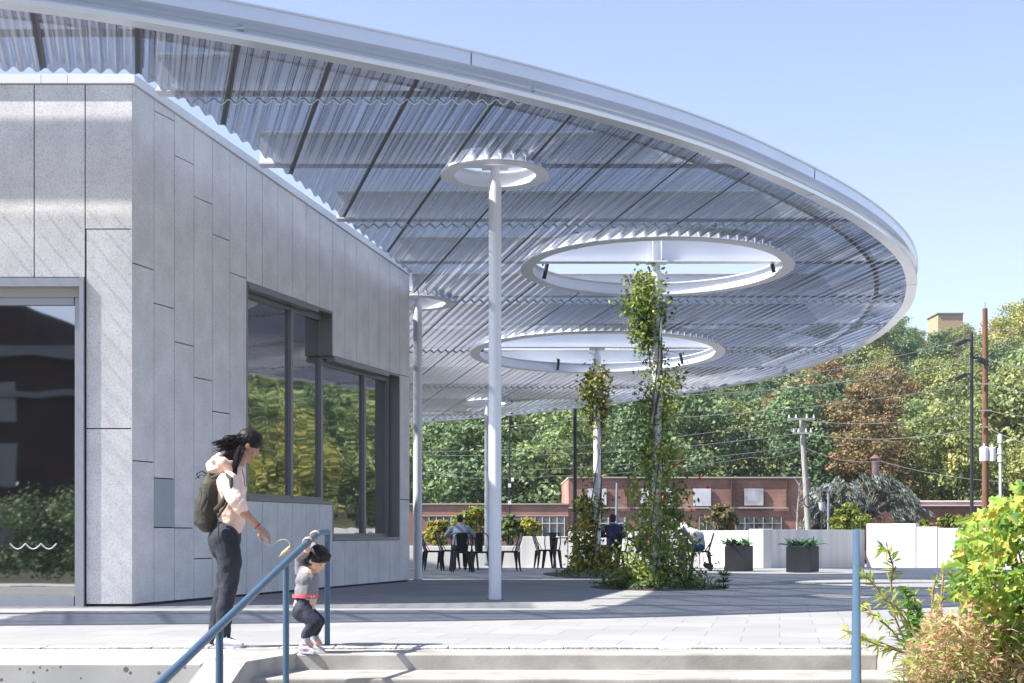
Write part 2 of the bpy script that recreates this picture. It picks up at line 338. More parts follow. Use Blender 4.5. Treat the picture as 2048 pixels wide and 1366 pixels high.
core.hexa([(-13.5, 18.14, DT), (-4.5, 18.14, DT), (-4.5, 18.19, DT), (-13.5, 18.19, DT), (-13.5, 18.14, ZT0), (-4.5, 18.14, ZT0), (-4.5, 18.19, ZT0), (-13.5, 18.19, ZT0)])
core.hexa([(-13.5, 27.2, 0), (-2.05, 27.2, 0), (-2.05, 27.32, 0), (-13.5, 27.32, 0), (-13.5, 27.2, ZT1), (-2.05, 27.2, ZT1), (-2.05, 27.32, ZT1), (-13.5, 27.32, ZT1)])
core.hexa([(-13.4, 18.3, ZT1-.4), (-4.9, 18.3, ZT0-.4), (-2.4, 27.1, ZT1-.4), (-13.4, 27.1, ZT1-.4), (-13.4, 18.3, ZT1-.3), (-4.9, 18.3, ZT0-.3), (-2.4, 27.1, ZT1-.3), (-13.4, 27.1, ZT1-.3)])
core.build('wall', joint_m, B)
# coping
cp = MB()
def cps(t, o, dz): return side_pt(t, o, ztop(t)+dz)
cp.hexa([cps(-.004, -.28, 0), cps(-.004, .035, 0), cps(1.003, .035, 0), cps(1.003, -.28, 0), cps(-.004, -.28, .11), cps(-.004, .035, .105), cps(1.003, .035, .105), cps(1.003, -.28, .11)])
xx = -4.395
for w in (.785, .31, 1.8, 1.8, 1.8, 1.8, 1.0):
    cp.hexa([(xx-w+.006, 18.055, ZT0+.001), (xx, 18.055, ZT0+.001), (xx, 18.36, ZT0+.001), (xx-w+.006, 18.36, ZT0+.001), (xx-w+.006, 18.055, ZT0+.107), (xx, 18.055, ZT0+.107), (xx, 18.36, ZT0+.112), (xx-w+.006, 18.36, ZT0+.112)])
    xx -= w
cp.build('coping', coping_m, B)
# side windows: recessed frame, panes, head and reveal
def window_side(c0, c1, z0, z1, muls, lz, rz_):
    t0, t1 = c0/19, c1/19; e = .24
    fr = MB()
    side_block(t0, t0+.004/1, lz[0], lz[1], -e, .004, fr)                   # left reveal
    side_block(t1-.004, t1, rz_[0], rz_[1], -e, .004, fr)
    side_block(t0+.0041, t1-.0041, z0, z0+.05, -e, .012, fr); side_block(t0+.0041, t1-.0041, z1-.04, z1, -e, .010, fr)
    side_block(t0+.0041, t1-.06, z1-.085, z1-.042, -.12, .02, fr)     # blind rail under the head
    f2 = .05/L
    for m_ in muls: side_block(m_-f2/1.2, m_+f2/1.2, z0+.05, z1-.04, -e+.0, -e+.07, fr)
    side_block(t0+.0041, t1-.0041, z0+.051, z0+.11, -e, -e+.07, fr); side_block(t0+.0041, t1-.0041, z1-.13, z1-.041, -e, -e+.065, fr)
    w = fr.build('window', frame_m, B)
    pn = MB(); side_block(t0+(.005 if c0 == 6 else 0), t1-(.005 if c1 == 18 else -.001), z0+.05, z1-.04, -e+.005, -e+.02, pn)
    pn.build('pane', glass, w)
def tcol(x): # facade parameter of a photo column seen on the recessed glass plane
    e = .22; A = CN-NRM*e; k = (x-CX)/F
    # A.x+U.x*s = k*(A.y+U.y*s)
    s = (k*A.y-A.x)/(U.x-k*U.y); return s/L
tA0, tA1 = 6/19, 12/19
window_side(6, 12, SL1, HD1, [tA0+.01, tcol(578)], (SL1, HD1), (HD2, HD1))
window_side(12, 18, SL2, HD2, [12/19-.001, tcol(725), 18/19-.012], (SL2, SL1), (SL2, HD2))
# glazed front door
dr = MB()
dr.box((DX1-.03, 18.13, DT/2), (.05, .16, DT)); dr.box((DX1-2.3, 18.12, DT-.06), (4.5, .14, .10))
dd = dr.build('door', frame_l, B)
hd = MB(); hd.box((DX1-2.3, 18.17, DT-.165), (4.5, .1, .12)); ho = hd.build('door_head', tan_m, dd)
fr = MB(); fr.box((DX1-.10, 18.2, (DT-.2)/2), (.075, .08, DT-.2)); fr.box((DX1-2.3, 18.2, .06), (4.3, .08, .12)); fr.box((DX1-2.3, 18.2, DT-.26), (4.3, .08, .10))
fr.box((DX1-1.6, 18.2, (DT-.2)/2), (.08, .08, DT-.3))
fr.build('door_frame', frame_l, dd)
MB().box((DX1-2.3, 18.215, DT/2-.1), (4.3, .012, DT-.3)).build('pane', glass_door, dd)
pts = []
for k in range(3):
    for i in range(9):
        a = i/8; xx = 20+31*(k+a); yy = 1087+11*math.sin(PI*a); v = P(xx, yy, 18.2); pts.append(v)
MB().tube(pts, .0075, 6).build('wave_emblem', coping_m, dd)
# added white girder, out of view, casts the shade band on the front facade
# ================================================================ CANOPY
CSL = -0.047
def plane(y): return H+5.5+CSL*y
K = empty('canopy', (2, 25, 0), 'large white-rimmed oval canopy of corrugated translucent sheets on slim white columns, with round openings', 'canopy')
rim = [(-14, 12.9), (-10, 13.2), (-7.2, 13.62), (-4.72, 14.26), (-3.24, 14.9), (-1.65, 15.79), (-.13, 16.75), (1.62, 18.16), (3.02, 19.65), (4.82, 22.09), (6.18, 24.68), (6.95, 27.25), (7.32, 29.7),
       (7.36, 32.6), (6.81, 35.7), (5.75, 38.3), (4.07, 40.7), (1.9, 43.1), (-.3, 45.0), (-2.74, 46.5), (-6, 47.6), (-10, 48.2), (-14, 48.4)]
def catmull(pts, m=8):
    out = []
    for i in range(1, len(pts)-2):
        p0, p1, p2, p3 = [np.array(pts[i+k]) for k in (-1, 0, 1, 2)]
        for j in range(m):
            t = j/m; out.append(.5*((2*p1)+(-p0+p2)*t+(2*p0-5*p1+4*p2-p3)*t*t+(-p0+3*p1-3*p2+p3)*t**3))
    out.append(np.array(pts[-2])); return out
RS = catmull(rim, 8)
for _ in range(6):
    RS = [RS[0]]+[(RS[i-1]+2*RS[i]+RS[i+1])/4 for i in range(1, len(RS)-1)]+[RS[-1]]
# rim: profile (outward offset, up) swept along the outline
prof = [(-.02, 0), (.155, 0), (.162, .045), (.155, .052)]
for i in range(9):
    a = i/8; prof.append((.145-.10*math.sin(PI*(a*.93)), .068+.132*a))
prof += [(.150, .203), (.154, .207), (.156, .335), (.178, .338), (.178, .354), (.0, .354), (-.02, .33)]
vs = []; n = len(prof)
for i, p in enumerate(RS):
    t = RS[min(i+1, len(RS)-1)]-RS[max(i-1, 0)]; t = t/np.linalg.norm(t); nr = np.array((t[1], -t[0]))
    for o, z in prof:
        q = p+nr*o; vs.append((q[0], q[1], plane(q[1])+z))
fs = [(i*n+j, (i+1)*n+j, (i+1)*n+(j+1) % n, i*n+(j+1) % n) for i in range(len(RS)-1) for j in range(n)]
mb = MB().add(vs, fs); rimo = mb.build('rim', whiterim, K, smooth=True)
for k_ in (38, 60, 78, 96, 112):
    p = RS[k_]; t = RS[k_+1]-RS[k_-1]; t = t/np.linalg.norm(t); nr = np.array((t[1], -t[0])); q = p+nr*.135
    MB().box((q[0], q[1], plane(q[1])+.27), (.007, .05, .125), rz=math.atan2(t[1], t[0])).build('rim_seam', joint_m, rimo)
    q = p+nr*.05; MB().box((q[0], q[1], plane(q[1])-.0002), (.006, .20, .003), rz=math.atan2(t[1], t[0])).build('rim_seam', joint_m, rimo)
# rings: centre x, centre y, outer radius, opening radius
small = [(-.2178, 19.86, .70, .525), (-1.72, 28.26, .68, .51), (-.668, 42.26, .68, .51)]
big = [(2.37, 25.4, 2.23, 2.03), (1.865, 33.95, 2.79, 2.57)]
inner0 = [(-14, 15.8), (-7, 15.8), (-5.24, 15.85), (-3.9, 15.93), (-3.45, 17.14), (-3.22, 18.1), (-2.95, 19.19), (-2.67, 20.5), (-2.33, 22.27), (-1.97, 24.0), (-1.66, 25.7), (-1.72, 26.9), (-1.9, 27.5), (-2.6, 27.62), (-14, 27.7)]
inner = [(x*1.012, y*1.012) if y < 27 else (x, y) for x, y in inner0]
outer_poly = [tuple(p) for p in RS]+[(-10.0, 27.7)]+[tuple(p) for p in reversed([q for q in inner if q[0] > -13])]+[(-10.0, 15.8)]
et = np.array((-.2358, .9718)); es = np.array((.9718, .2358))
PITCH, AMP = .159, .027
poly = np.array(outer_poly); ps = poly@es; pt = poly@et
holes = [((np.array((cx, cy))@es), (np.array((cx, cy))@et), r-.05) for cx, cy, r, ri in small+big]
smin, smax = ps.min(), ps.max(); NS = 10
cols = np.arange(smin, smax, PITCH/NS)
laps_y = [17.06+5.6*k-.0 for k in range(-1, 6)]
def intervals(s):
    hit = []
    for i in range(len(ps)):
        a, b = ps[i], ps[(i+1) % len(ps)]
        if (a > s) != (b > s): hit.append(pt[i]+(pt[(i+1) % len(ps)]-pt[i])*(s-a)/(b-a))
    hit.sort(); iv = [(hit[i], hit[i+1]) for i in range(0, len(hit)-1, 2)]
    for hs, ht, r in holes:
        if abs(s-hs) < r:
            w = math.sqrt(r*r-(s-hs)**2); out = []
            for a, b in iv:
                if ht-w >= b or ht+w <= a: out.append((a, b)); continue
                if ht-w > a: out.append((a, ht-w))
                if ht+w < b: out.append((ht+w, b))
            iv = out
    fin = []
    for a, b in iv:
        cuts = [(ly-s*es[1])/et[1] for ly in laps_y]; cuts = [c for c in cuts if a < c < b]
        e = [a]+cuts+[b]
        for i in range(len(e)-1): fin.append((e[i], e[i+1]))
    return fin
def shv(s, t, dz=0):
    x = s*es[0]+t*et[0]; y = s*es[1]+t*et[1]
    return (x, y, plane(y)+.05+AMP*math.sin(2*PI*s/PITCH)+dz)
bands = {}
SW = PITCH*6
prev = None; lapq = []
sheetv = []; sheetf = []
for s in cols:
    iv = intervals(s)
    if prev is not None:
        ps_, pv = prev
        if len(pv) == len(iv): pairs = zip(pv, iv)
        else: pairs = [(a, b) for a in pv for b in iv if min(a[1], b[1])-max(a[0], b[0]) > .3*max(a[1]-a[0], b[1]-b[0])]
        for a, b in pairs:
            if min(a[1], b[1])-max(a[0], b[0]) < 0: continue
            bz = len(sheetv); sheetv += [shv(ps_, a[0]), shv(s, b[0]), shv(s, b[1]), shv(ps_, a[1])]; sheetf.append((bz, bz+1, bz+2, bz+3))
            if (s % SW) < .062: 
                bz = len(lapq); lapq.append([shv(ps_, a[0], -.007), shv(s, b[0], -.007), shv(s, b[1], -.007), shv(ps_, a[1], -.007)])
    prev = (s, iv)
def sheetmat():
    m, n, l, p = newmat('tinted_corrugated_sheet')
    p.inputs['Base Color'].default_value = (0.60, 0.61, 0.65, 1); p.inputs['Metallic'].default_value = 0.9; p.inputs['Roughness'].default_value = 0.09
    tr = n.new('ShaderNodeBsdfTransparent'); tr.inputs[0].default_value = (0.50, 0.57, 0.68, 1)
    tc = n.new('ShaderNodeTexCoord'); dt = n.new('ShaderNodeVectorMath'); dt.operation = 'DOT_PRODUCT'; dt.inputs[1].default_value = (es[0], es[1], 0)
    l.new(tc.outputs['Object'], dt.inputs[0])
    cb = n.new('ShaderNodeCombineXYZ'); l.new(dt.outputs['Value'], cb.inputs[0])
    dt2 = n.new('ShaderNodeVectorMath'); dt2.operation = 'DOT_PRODUCT'; dt2.inputs[1].default_value = (et[0], et[1], 0); l.new(tc.outputs['Object'], dt2.inputs[0])
    ml = n.new('ShaderNodeMath'); ml.operation = 'MULTIPLY'; ml.inputs[1].default_value = .0025; l.new(dt2.outputs['Value'], ml.inputs[0]); l.new(ml.outputs[0], cb.inputs[1])
    t = n.new('ShaderNodeTexNoise'); t.inputs['Scale'].default_value = 60; t.inputs['Detail'].default_value = 3; l.new(cb.outputs[0], t.inputs['Vector'])
    rp = n.new('ShaderNodeMapRange'); rp.inputs[1].default_value = .35; rp.inputs[2].default_value = .65; rp.inputs[3].default_value = .08; rp.inputs[4].default_value = .52
    l.new(t.outputs[0], rp.inputs[0]); ms = n.new('ShaderNodeMixShader'); l.new(rp.outputs[0], ms.inputs[0])
    l.new(p.outputs[0], ms.inputs[1]); l.new(tr.outputs[0], ms.inputs[2]); l.new(ms.outputs[0], n['Material Output'].inputs[0])
    return m
sheet_m = sheetmat()
so = meshobj('roof_or_shade_sheet', sheetv, sheetf, sheet_m, K); bm = bmesh.new(); bm.from_mesh(so.data); bmesh.ops.remove_doubles(bm, verts=bm.verts, dist=.0005)
bmesh.ops.recalc_face_normals(bm, faces=bm.faces); bm.to_mesh(so.data); bm.free(); so.data.shade_smooth()
lapm = mat('lap_strip', (0.13, 0.13, 0.14), 0.4, metal=0.4)
quads('lap_strip', lapq, lapm, so)
# wavy sheet ends
def in_poly(x, y):
    c = False; j = len(outer_poly)-1
    for i in range(len(outer_poly)):
        xi, yi = outer_poly[i]; xj, yj = outer_poly[j]
        if (yi > y) != (yj > y) and x < (xj-xi)*(y-yi)/(yj-yi)+xi: c = not c
        j = i
    if not c: return False
    return all((x-cx)**2+(y-cy)**2 > (r-.02)**2 for cx, cy, r, ri in small+big)
trim_m = mat('sheet_end_trim', (0.72, 0.8, 0.92), 0.35)
for ly in laps_y:
    run = []
    for x in np.arange(-6 if ly < 27 else -3, 8, .02):
        if in_poly(x, ly):
            s = x*es[0]+ly*es[1]; run.append((x, ly-.01, plane(ly)+.042+AMP*math.sin(2*PI*s/PITCH)))
        if (not in_poly(x, ly) or x > 7.9) and run:
            if len(run) > 6: MB().tube(run, .011, 4).build('sheet_end', trim_m, so)
            run = []
# beams
def rimx(y):
    best = -99
    for i in range(len(RS)-1):
        a, b = RS[i], RS[i+1]
        if (a[1] > y) != (b[1] > y): best = max(best, a[0]+(b[0]-a[0])*(y-a[1])/(b[1]-a[1]))
    return best
def coping_tip(y, z):
    yi = HY-(z-H)/y*F; xi = 265+(yi-150)*(819-265)/(541-150); return (xi-CX)/F*y-.02
for k in range(-1, 11):
    y = 17.06+2.8*k
    if k == -1: y = 15.25
    zb = plane(y)+.13; hh = .42
    xr = rimx(y)-.03
    xl = -12.0 if (k == -1 or y > 27.6) else coping_tip(y, zb)
    if xr < xl: continue
    b_ = MB(); xm = xr-1.5 if y < 34 else xr-.8; cx = (xl+xm)/2; w = xm-xl
    b_.box((cx, y, zb+.012), (w, .24, .024)); b_.box((cx, y, zb+hh-.012), (w, .24, .024)); b_.box((cx, y, zb+hh/2), (w, .016, hh-.05))
    for dy in (.12, .008):       # tapered end towards the rim
        t0 = zb+(.024 if dy == .008 else hh-.024); 
        if dy == .008: b_.hexa([(xm, y-dy, zb+.024), (xr, y-dy, zb+.024), (xr, y+dy, zb+.024), (xm, y+dy, zb+.024), (xm, y-dy, zb+hh-.024), (xr, y-dy, zb+.12), (xr, y+dy, zb+.12), (xm, y+dy, zb+hh-.024)])
        else: b_.hexa([(xm, y-dy, zb), (xr, y-dy, zb), (xr, y+dy, zb), (xm, y+dy, zb), (xm, y-dy, zb+.024), (xr, y-dy, zb+.024), (xr, y+dy, zb+.024), (xm, y+dy, zb+.024)])
    b_.build('beam', white, K)
# curved edge_purlin inside the rim, over the sheets
vs = []; pr = [(-.56, .09), (-.48, .09), (-.48, .20), (-.56, .20)]
for i, p in enumerate(RS):
    t = RS[min(i+1, len(RS)-1)]-RS[max(i-1, 0)]; t = t/np.linalg.norm(t); nr = np.array((t[1], -t[0]))
    for o, z in pr: q = p+nr*o; vs.append((q[0], q[1], plane(q[1])+z+.02))
MB().add(vs, [(i*4+j, (i+1)*4+j, (i+1)*4+(j+1) % 4, i*4+(j+1) % 4) for i in range(len(RS)-1) for j in range(4)]).build('edge_purlin', white, K)
lamp_blk = black_m
for cx, cy, r, ri in small+big:
    isb = r > 1; z0 = plane(cy); n = 96 if isb else 56
    hgt = .21 if isb else .20; w = .018
    # C-shaped ring: bottom flange, web, top flange
    pf = [(ri, 0), (r, 0), (r, .016), (ri+.07, .016), (ri+.07, hgt-.02), (ri+.0, hgt-.02), (ri, hgt), (ri+.09, hgt), (ri+.09, .03), (ri+.085, .017), (ri, .0165)]
    pf = [(ri, 0), (r, 0), (r, .018), (ri+.08, .018), (ri+.08, hgt), (ri+.0, hgt), (ri+.0, hgt-.016), (ri+.062, hgt-.016), (ri+.062, .018), (ri, .018)]
    rg = MB().lathe(pf, (cx, cy, z0), n, CSL).build('opening_ring', white, K, smooth=True)
    # column
    ztopc = plane(cy)+.13
    rc = .082
    co = MB(); co.tube([(cx, cy, -.05), (cx, cy, ztopc-.16)], rc, 28); co.tube([(cx, cy, ztopc-.16), (cx, cy, ztopc-.02)], rc*.72, 24)
    co.box((cx, cy, ztopc-.012), (.34, .30, .022))
    colo = co.build('column', white, K, smooth=True); MB().tube([(cx, cy, 0), (cx, cy, .006)], .105, 28).build('base_joint', joint_m, colo)
    for sx_ in (-.07, .07): st_ = MB(); st_.box((cx+sx_, cy-.06, ztopc+.21), (.012, .10, .37)); st_.build('stiffener', white, K)
    if isb:
        pxs = [(1088, 'f'), (1548, 'f'), (1150, 'n'), (1430, 'n')] if cy < 30 else [(963, 'n'), (1115, 'f'), (1365, 'f')]
        for X_, w_ in pxs:
            k_ = (X_-CX)/F; rr = ri-.03
            # solve angle on the opening circle whose image column is X_
            best = None
            for a in np.arange(0, 2*PI, .005):
                x_ = cx+rr*math.cos(a); y_ = cy+rr*math.sin(a)
                if (y_ > cy) != (w_ == 'f'): continue
                e = abs(x_-k_*y_)
                if best is None or e < best[0]: best = (e, x_, y_)
            _, x_, y_ = best; zz = plane(y_)
            lm = MB(); lm.tube([(x_, y_, zz+.02), (x_-(x_-cx)*.03, y_-(y_-cy)*.03, zz+.27)], .034, 12); lm.box((x_+(x_-cx)*.01, y_+(y_-cy)*.01, zz+.27), (.03, .05, .05))
            lm.build('spotlight', black_m, rg)
g = MB(); g.box((-9.4, 17.6, H+6.62), (6.4, .04, .80)); g.build('added_shade_girder', white, K)  # unseen girder, added to throw a band of shade on the front facade
for i in range(26): g = MB(); g.box((-12.4+.26*i, 16.9, H+6.1), (.007, 1.36, .012)); g.build('added_shade_bar', white, K)  # unseen thin bars, added for the slanting streak shadows on the facade
mcl, ncl, lcl, pcl = newmat('added_clear_sheet'); trc = ncl.new('ShaderNodeBsdfTransparent'); trc.inputs[0].default_value = (.8, .82, .86, 1); msc = ncl.new('ShaderNodeMixShader'); msc.inputs[0].default_value = .62
pcl.inputs['Base Color'].default_value = (.5, .52, .55, 1); pcl.inputs['Roughness'].default_value = .2; lcl.new(pcl.outputs[0], msc.inputs[1]); lcl.new(trc.outputs[0], msc.inputs[2]); lcl.new(msc.outputs[0], ncl['Material Output'].inputs[0])
meshobj('roof_or_shade_sheet', [(-12.5, 16.1, H+6.14), (-5.7, 16.1, H+6.14), (-5.7, 17.57, H+6.14), (-12.5, 17.57, H+6.14)], [(0, 1, 2, 3)], mcl, K)  # unseen translucent sheet, added overhead to dim the sun on the facade
# ================================================================ RAILINGS
def railing(pts, posts, label, lastpost=True):
    r = empty('handrail', pts[0], label, 'handrail')
    m = MB(); m.tube(pts, .024, 14); m.build('rail', blue_p, r, smooth=True)
    for (x, y, zt, zb, plate) in posts:
        p = MB(); p.tube([(x, y, zb), (x, y, zt)], .0215, 14); po = p.build('post', blue_p, r, smooth=True)
        q = MB(); q.tube([(x, y, zb), (x, y, zb+.014)], .075 if plate else .045, 20); q.build('base_plate', blue_p if plate else joint_m, po)
    return r
zr = H+.003
railing([(-1.400, 11.76, zr), (-1.405, 11.66, zr), (-1.42, 11.43, zr), (-1.44, 11.10, zr-.05), (-1.496, 10.26, H-.199), (-1.595, 8.45, H-.512), (-1.66, 7.32, H-.711), (-1.74, 5.9, H-.96)],
        [(-1.400, 11.75, zr+.01, 0, True), (-1.496, 10.26, H-.21, -.226, False), (-1.595, 8.45, H-.52, -.50, False)], 'blue painted stair handrail beside the woman, sloping down on three posts')
k = (1712.5-CX)/F
railing([(k*11.8, 11.8, zr+.0), (k*11.4, 11.4, zr), (k*11.1, 11.1, zr-.04), (k*8.45, 8.45, H-.50), (k*5.9, 5.9, H-.94)],
        [(k*11.75, 11.75, zr, 0, True), (k*10.2, 10.2, H-.19, -.25, False), (k*8.4, 8.4, H-.5, -.56, False)], 'blue painted stair handrail seen end-on at the right of the steps')
# ================================================================ PLANTER BOXES
def blades(n, c, spread, ln, wd, seed, lean=.6, zc=None, curve=.35, seg=3, upmin=.3):
    r = np.random.default_rng(seed); out = []
    for i in range(n):
        a = r.uniform(0, 2*PI); b = np.array((c[0]+r.uniform(-1, 1)*spread[0], c[1]+r.uniform(-1, 1)*spread[1], c[2]))
        dr = np.array((math.cos(a)*lean*r.uniform(.2, 1.2), math.sin(a)*lean*r.uniform(.2, 1.2), r.uniform(upmin, 1))); dr /= np.linalg.norm(dr)
        L_ = ln*r.uniform(.6, 1.15); sd = np.cross(dr, (math.cos(a+.5), math.sin(a+.5), .2)); sd /= np.linalg.norm(sd); w = wd*r.uniform(.7, 1.2)
        p = b.copy(); prev = None
        for k_ in range(seg+1):
            t = k_/seg; q = b+dr*L_*t+np.array((0, 0, -curve*L_*t*t)); ww = w*(1-t)**.6*(.5+t*.9 if t < .5 else 1)*.5+.0005
            cur = (q-sd*ww, q+sd*ww)
            if prev is not None: out.append([prev[0], prev[1], cur[1], cur[0]])
            prev = cur
    return np.array(out)
agave_m = leafmat('planter_leaves', [(.02, .07, .035), (.045, .14, .06), (.09, .20, .08)], 3, .2)
for i, (x0, x1, xc, lab) in enumerate([(1449, 1511, 1490, 'narrower black box planter with spiky leaves, nearer the vines'), (1572, 1644, 1622, 'wider black box planter with spiky leaves, nearer the blue rail')]):
    d = 34.3 if i == 0 else 33.3
    w = (x1-x0)/F*d; zt = .57 if i == 0 else .57
    pl = empty('planter', P((x0+x1)/2, 1143, d+.3), lab, 'planter', 'black planters on the plaza'); pl.location.z = 0
    A_ = P(x0, 1143, d); Cc = P(xc, 1143, d-.04); B_ = P(x1, 1143, d+.1)
    base = [(A_.x, d+.12), (Cc.x, d-.02), (B_.x+.02, d+.14), (B_.x-.1, d+.62), (A_.x+.14, d+.60)]
    base = [(A_.x, d), (Cc.x, d-.01), (B_.x, d+.42), (A_.x+(B_.x-Cc.x), d+.43)]
    mb = MB(); mb.prism(base, .012, zt-.002)
    bo = bevel(mb.build('planter_box', dark_m, pl), .008)
    cx_ = sum(p[0] for p in base)/4; cy_ = sum(p[1] for p in base)/4
    so_ = MB(); so_.prism([(cx_+(p[0]-cx_)*.9, cy_+(p[1]-cy_)*.9) for p in base], zt-.002, zt+.004); so_.build('soil', soil, pl)
    quads('leaves', blades(110, (cx_-.02, cy_, zt), (w*.36, .14), .36, .05, 3+i, 1.0, curve=.35), agave_m, pl)
# ================================================================ CONCRETE WALL BEHIND THE PLAZA
def boardmat():
    m, n, l, p = newmat('board_marked_concrete'); tc = n.new('ShaderNodeTexCoord'); mp = n.new('ShaderNodeMapping'); mp.inputs['Scale'].default_value = (2.6, 2.6, .12)
    l.new(tc.outputs['Object'], mp.inputs[0]); t = n.new('ShaderNodeTexNoise'); t.inputs['Scale'].default_value = 1.5; t.inputs['Detail'].default_value = 8; l.new(mp.outputs[0], t.inputs['Vector'])
    r = n.new('ShaderNodeValToRGB'); r.color_ramp.elements[0].position = .35; r.color_ramp.elements[1].position = .65
    r.color_ramp.elements[0].color = (.48, .48, .47, 1); r.color_ramp.elements[1].color = (.62, .615, .60, 1); l.new(t.outputs[0], r.inputs[0]); l.new(r.outputs[0], p.inputs['Base Color']); p.inputs['Roughness'].default_value = .9
    return m
board = boardmat()
BW = empty('concrete_wall', P(1525, 1130, 45), 'low folded wall of pale board-marked concrete behind the cafe tables and planters', 'wall'); BW.location.z = -.2
knots = [(790, 49, 1092), (1040, 48.5, 1092), (1136, 48.2, 1073), (1300, 47.6, 1063), (1400, 47.4, 1061.5), (1497, 46, 1061.5), (1526, 45, 1058), (1730, 49, 1059.5), (1732, 48.4, 1047), (1832, 47.4, 1053.5), (1875, 47, 1055), (2100, 46, 1056)]
for i in range(len(knots)-1):
    (xa, da, ya), (xb, db, yb) = knots[i], knots[i+1]
    if abs(xa-xb) < 5: continue
    yt = {0: 1092, 1: 1073, 2: 1063, 3: 1061.5, 4: 1061, 5: 1058, 6: 1059.5, 8: 1047, 9: 1053.5, 10: 1056}[i]
    a, b = P(xa, yt, da), P(xb, yt, db); u = (b-a); u.z = 0; u.normalize(); nb = Vector((-u.y, u.x, 0))*.28
    a2, b2 = a+u*.012, b-u*.012; zt = (a.z+b.z)/2
    mb = MB(); mb.hexa([(a2.x, a2.y, -.35), (b2.x, b2.y, -.35), (b2.x+nb.x, b2.y+nb.y, -.35), (a2.x+nb.x, a2.y+nb.y, -.35), (a2.x, a2.y, zt), (b2.x, b2.y, zt), (b2.x+nb.x, b2.y+nb.y, zt), (a2.x+nb.x, a2.y+nb.y, zt)])
    bevel(mb.build('wall_panel', board, BW), .012)
# ================================================================ OLD BRICK BUILDING
BB = empty('brick_building', P(1400, 1065, 97), 'old red brick industrial building with boarded windows behind the concrete wall', 'building'); BB.location.z = -1.5
def bpx(x, y, d=95): return P(x, y, d)
def bxpx(mb, x0, x1, y0, y1, d0, d1):
    a, b = P(x0, y1, d0), P(x1, y0, d0); mb.hexa([(a.x, d0, a.z), (b.x, d0, a.z), (b.x, d1, a.z), (a.x, d1, a.z), (a.x, d0, b.z), (b.x, d0, b.z), (b.x, d1, b.z), (a.x, d1, b.z)])
mb = MB(); bxpx(mb, 760, 1137, 1009, 1120, 95, 110); bxpx(mb, 1137.2, 1620, 956, 1120, 95.1, 110); mb.build('wall', brick_m, BB)
mb = MB(); bxpx(mb, 760, 1136, 1006.5, 1009.3, 94.9, 110); bxpx(mb, 1136, 1621, 953.5, 956.3, 94.95, 110); bxpx(mb, 1137, 1576, 1014, 1017, 94.93, 95.05); bxpx(mb, 842, 1137, 1031.0, 1032.6, 94.93, 94.99); mb.build('coping', mat('stone_coping', (.42, .38, .35), .9), BB)
for x in (1256, 1465, 1575): mb = MB(); bxpx(mb, x-2, x+2.5, 957, 1013.5, 94.85, 95.05); mb.build('pilaster', brick_d, BB)
board_m = mat('window_boarding', (.42, .42, .45), .8, var=.25, vscale=2.0)
board_w = mat('white_boarding', (.62, .63, .66), .8, var=.12, vscale=2.0)
for x0, x1, y0, y1, mm in [(1175, 1213, 977, 1010, board_w), (1281, 1345, 977, 1010, board_w), (1386, 1422, 977, 1012, board_w), (1489, 1527, 977, 1011, board_m)]:
    f = MB(); bxpx(f, x0-1, x1+1, y0-1, y1+1, 94.97, 95.05); wo = f.build('window', brick_d, BB)
    f = MB(); bxpx(f, x0, x1, y0, y1, 94.93, 94.965); f.build('boarding', mm, wo)
for x0, x1, nm in [(858, 902, 3), (915, 950, 2), (1004, 1062, 3), (1070, 1129, 4), (1150, 1250, 6), (1280, 1360, 5), (1399, 1455, 4), (1472, 1563, 5)]:
    f = MB(); bxpx(f, x0, x1, 1035, 1075, 94.96, 95.05)
    wo = f.build('window', glass_far, BB)
    f = MB()
    for i in range(nm+1):
        xx = x0+(x1-x0)*i/nm; bxpx(f, xx-.6, xx+.6, 1034.5, 1075, 94.90, 94.95)
    bxpx(f, x0, x1, 1046, 1047.2, 94.905, 94.948); f.build('frame', coping_m if x0 < 1300 else tan_m, wo)
BC = empty('brick_wing', P(1900, 1065, 90), 'long low red brick wing with a pale roof edge, right of the grey cedar', 'building'); BC.location.z = -1.5
mb = MB(); bxpx(mb, 1700, 2200, 1012, 1120, 92, 105); mb.build('wall', brickmat('red_brick_low', (.22, .08, .055), (.30, .12, .085), (.27, .22, .2)), BC)
mb = MB(); bxpx(mb, 1802, 2200, 1009.5, 1012.2, 91.8, 105); mb.build('roof_edge', mat('pale_roof', (.6, .6, .62), .7), BC)
mb = MB(); bxpx(mb, 1838, 2200, 1003, 1009.3, 97, 104); mb.build('parapet', brick_m, BC)
mb = MB(); bxpx(mb, 1836, 2200, 1001, 1003.2, 96.9, 104); mb.build('coping', board_w, BC)
cm = empty('chimney_stack', P(1751, 950, 99), 'dark rusty metal chimney stack with a cap above the grey cedar', 'chimney')
m = MB(); a = P(1751, 960, 99); b = P(1751, 918, 99); m.tube([a, b], .24, 16); m.build('stack', mat('rusty_flue', (.12, .08, .09), .6, var=.3, vscale=3), cm, smooth=True)
m = MB(); c_ = P(1751, 914, 99); m.tube([b, b+Vector((0, 0, .06))], .3, 16); m.tube([c_-Vector((0, 0, .1)), c_+Vector((0, 0, .12))], [.38, .12], 16); m.build('cap', mat('rust', (.16, .08, .06), .7), cm)
# house on the ridge
HR = empty('ridge_house', P(1905, 640, 318), 'small tan flat-roofed house among trees on top of the hill', 'house')
mb = MB(); bxpx(mb, 1876, 1926, 627, 760, 318, 326); mb.build('wall', mat('tan_brick', (.42, .31, .2), .9, var=.1), HR)
mb = MB(); bxpx(mb, 1874, 1928, 625.3, 627.2, 317.7, 326.3); mb.build('roof', mat('roof_grey', (.3, .28, .26), .9), HR)
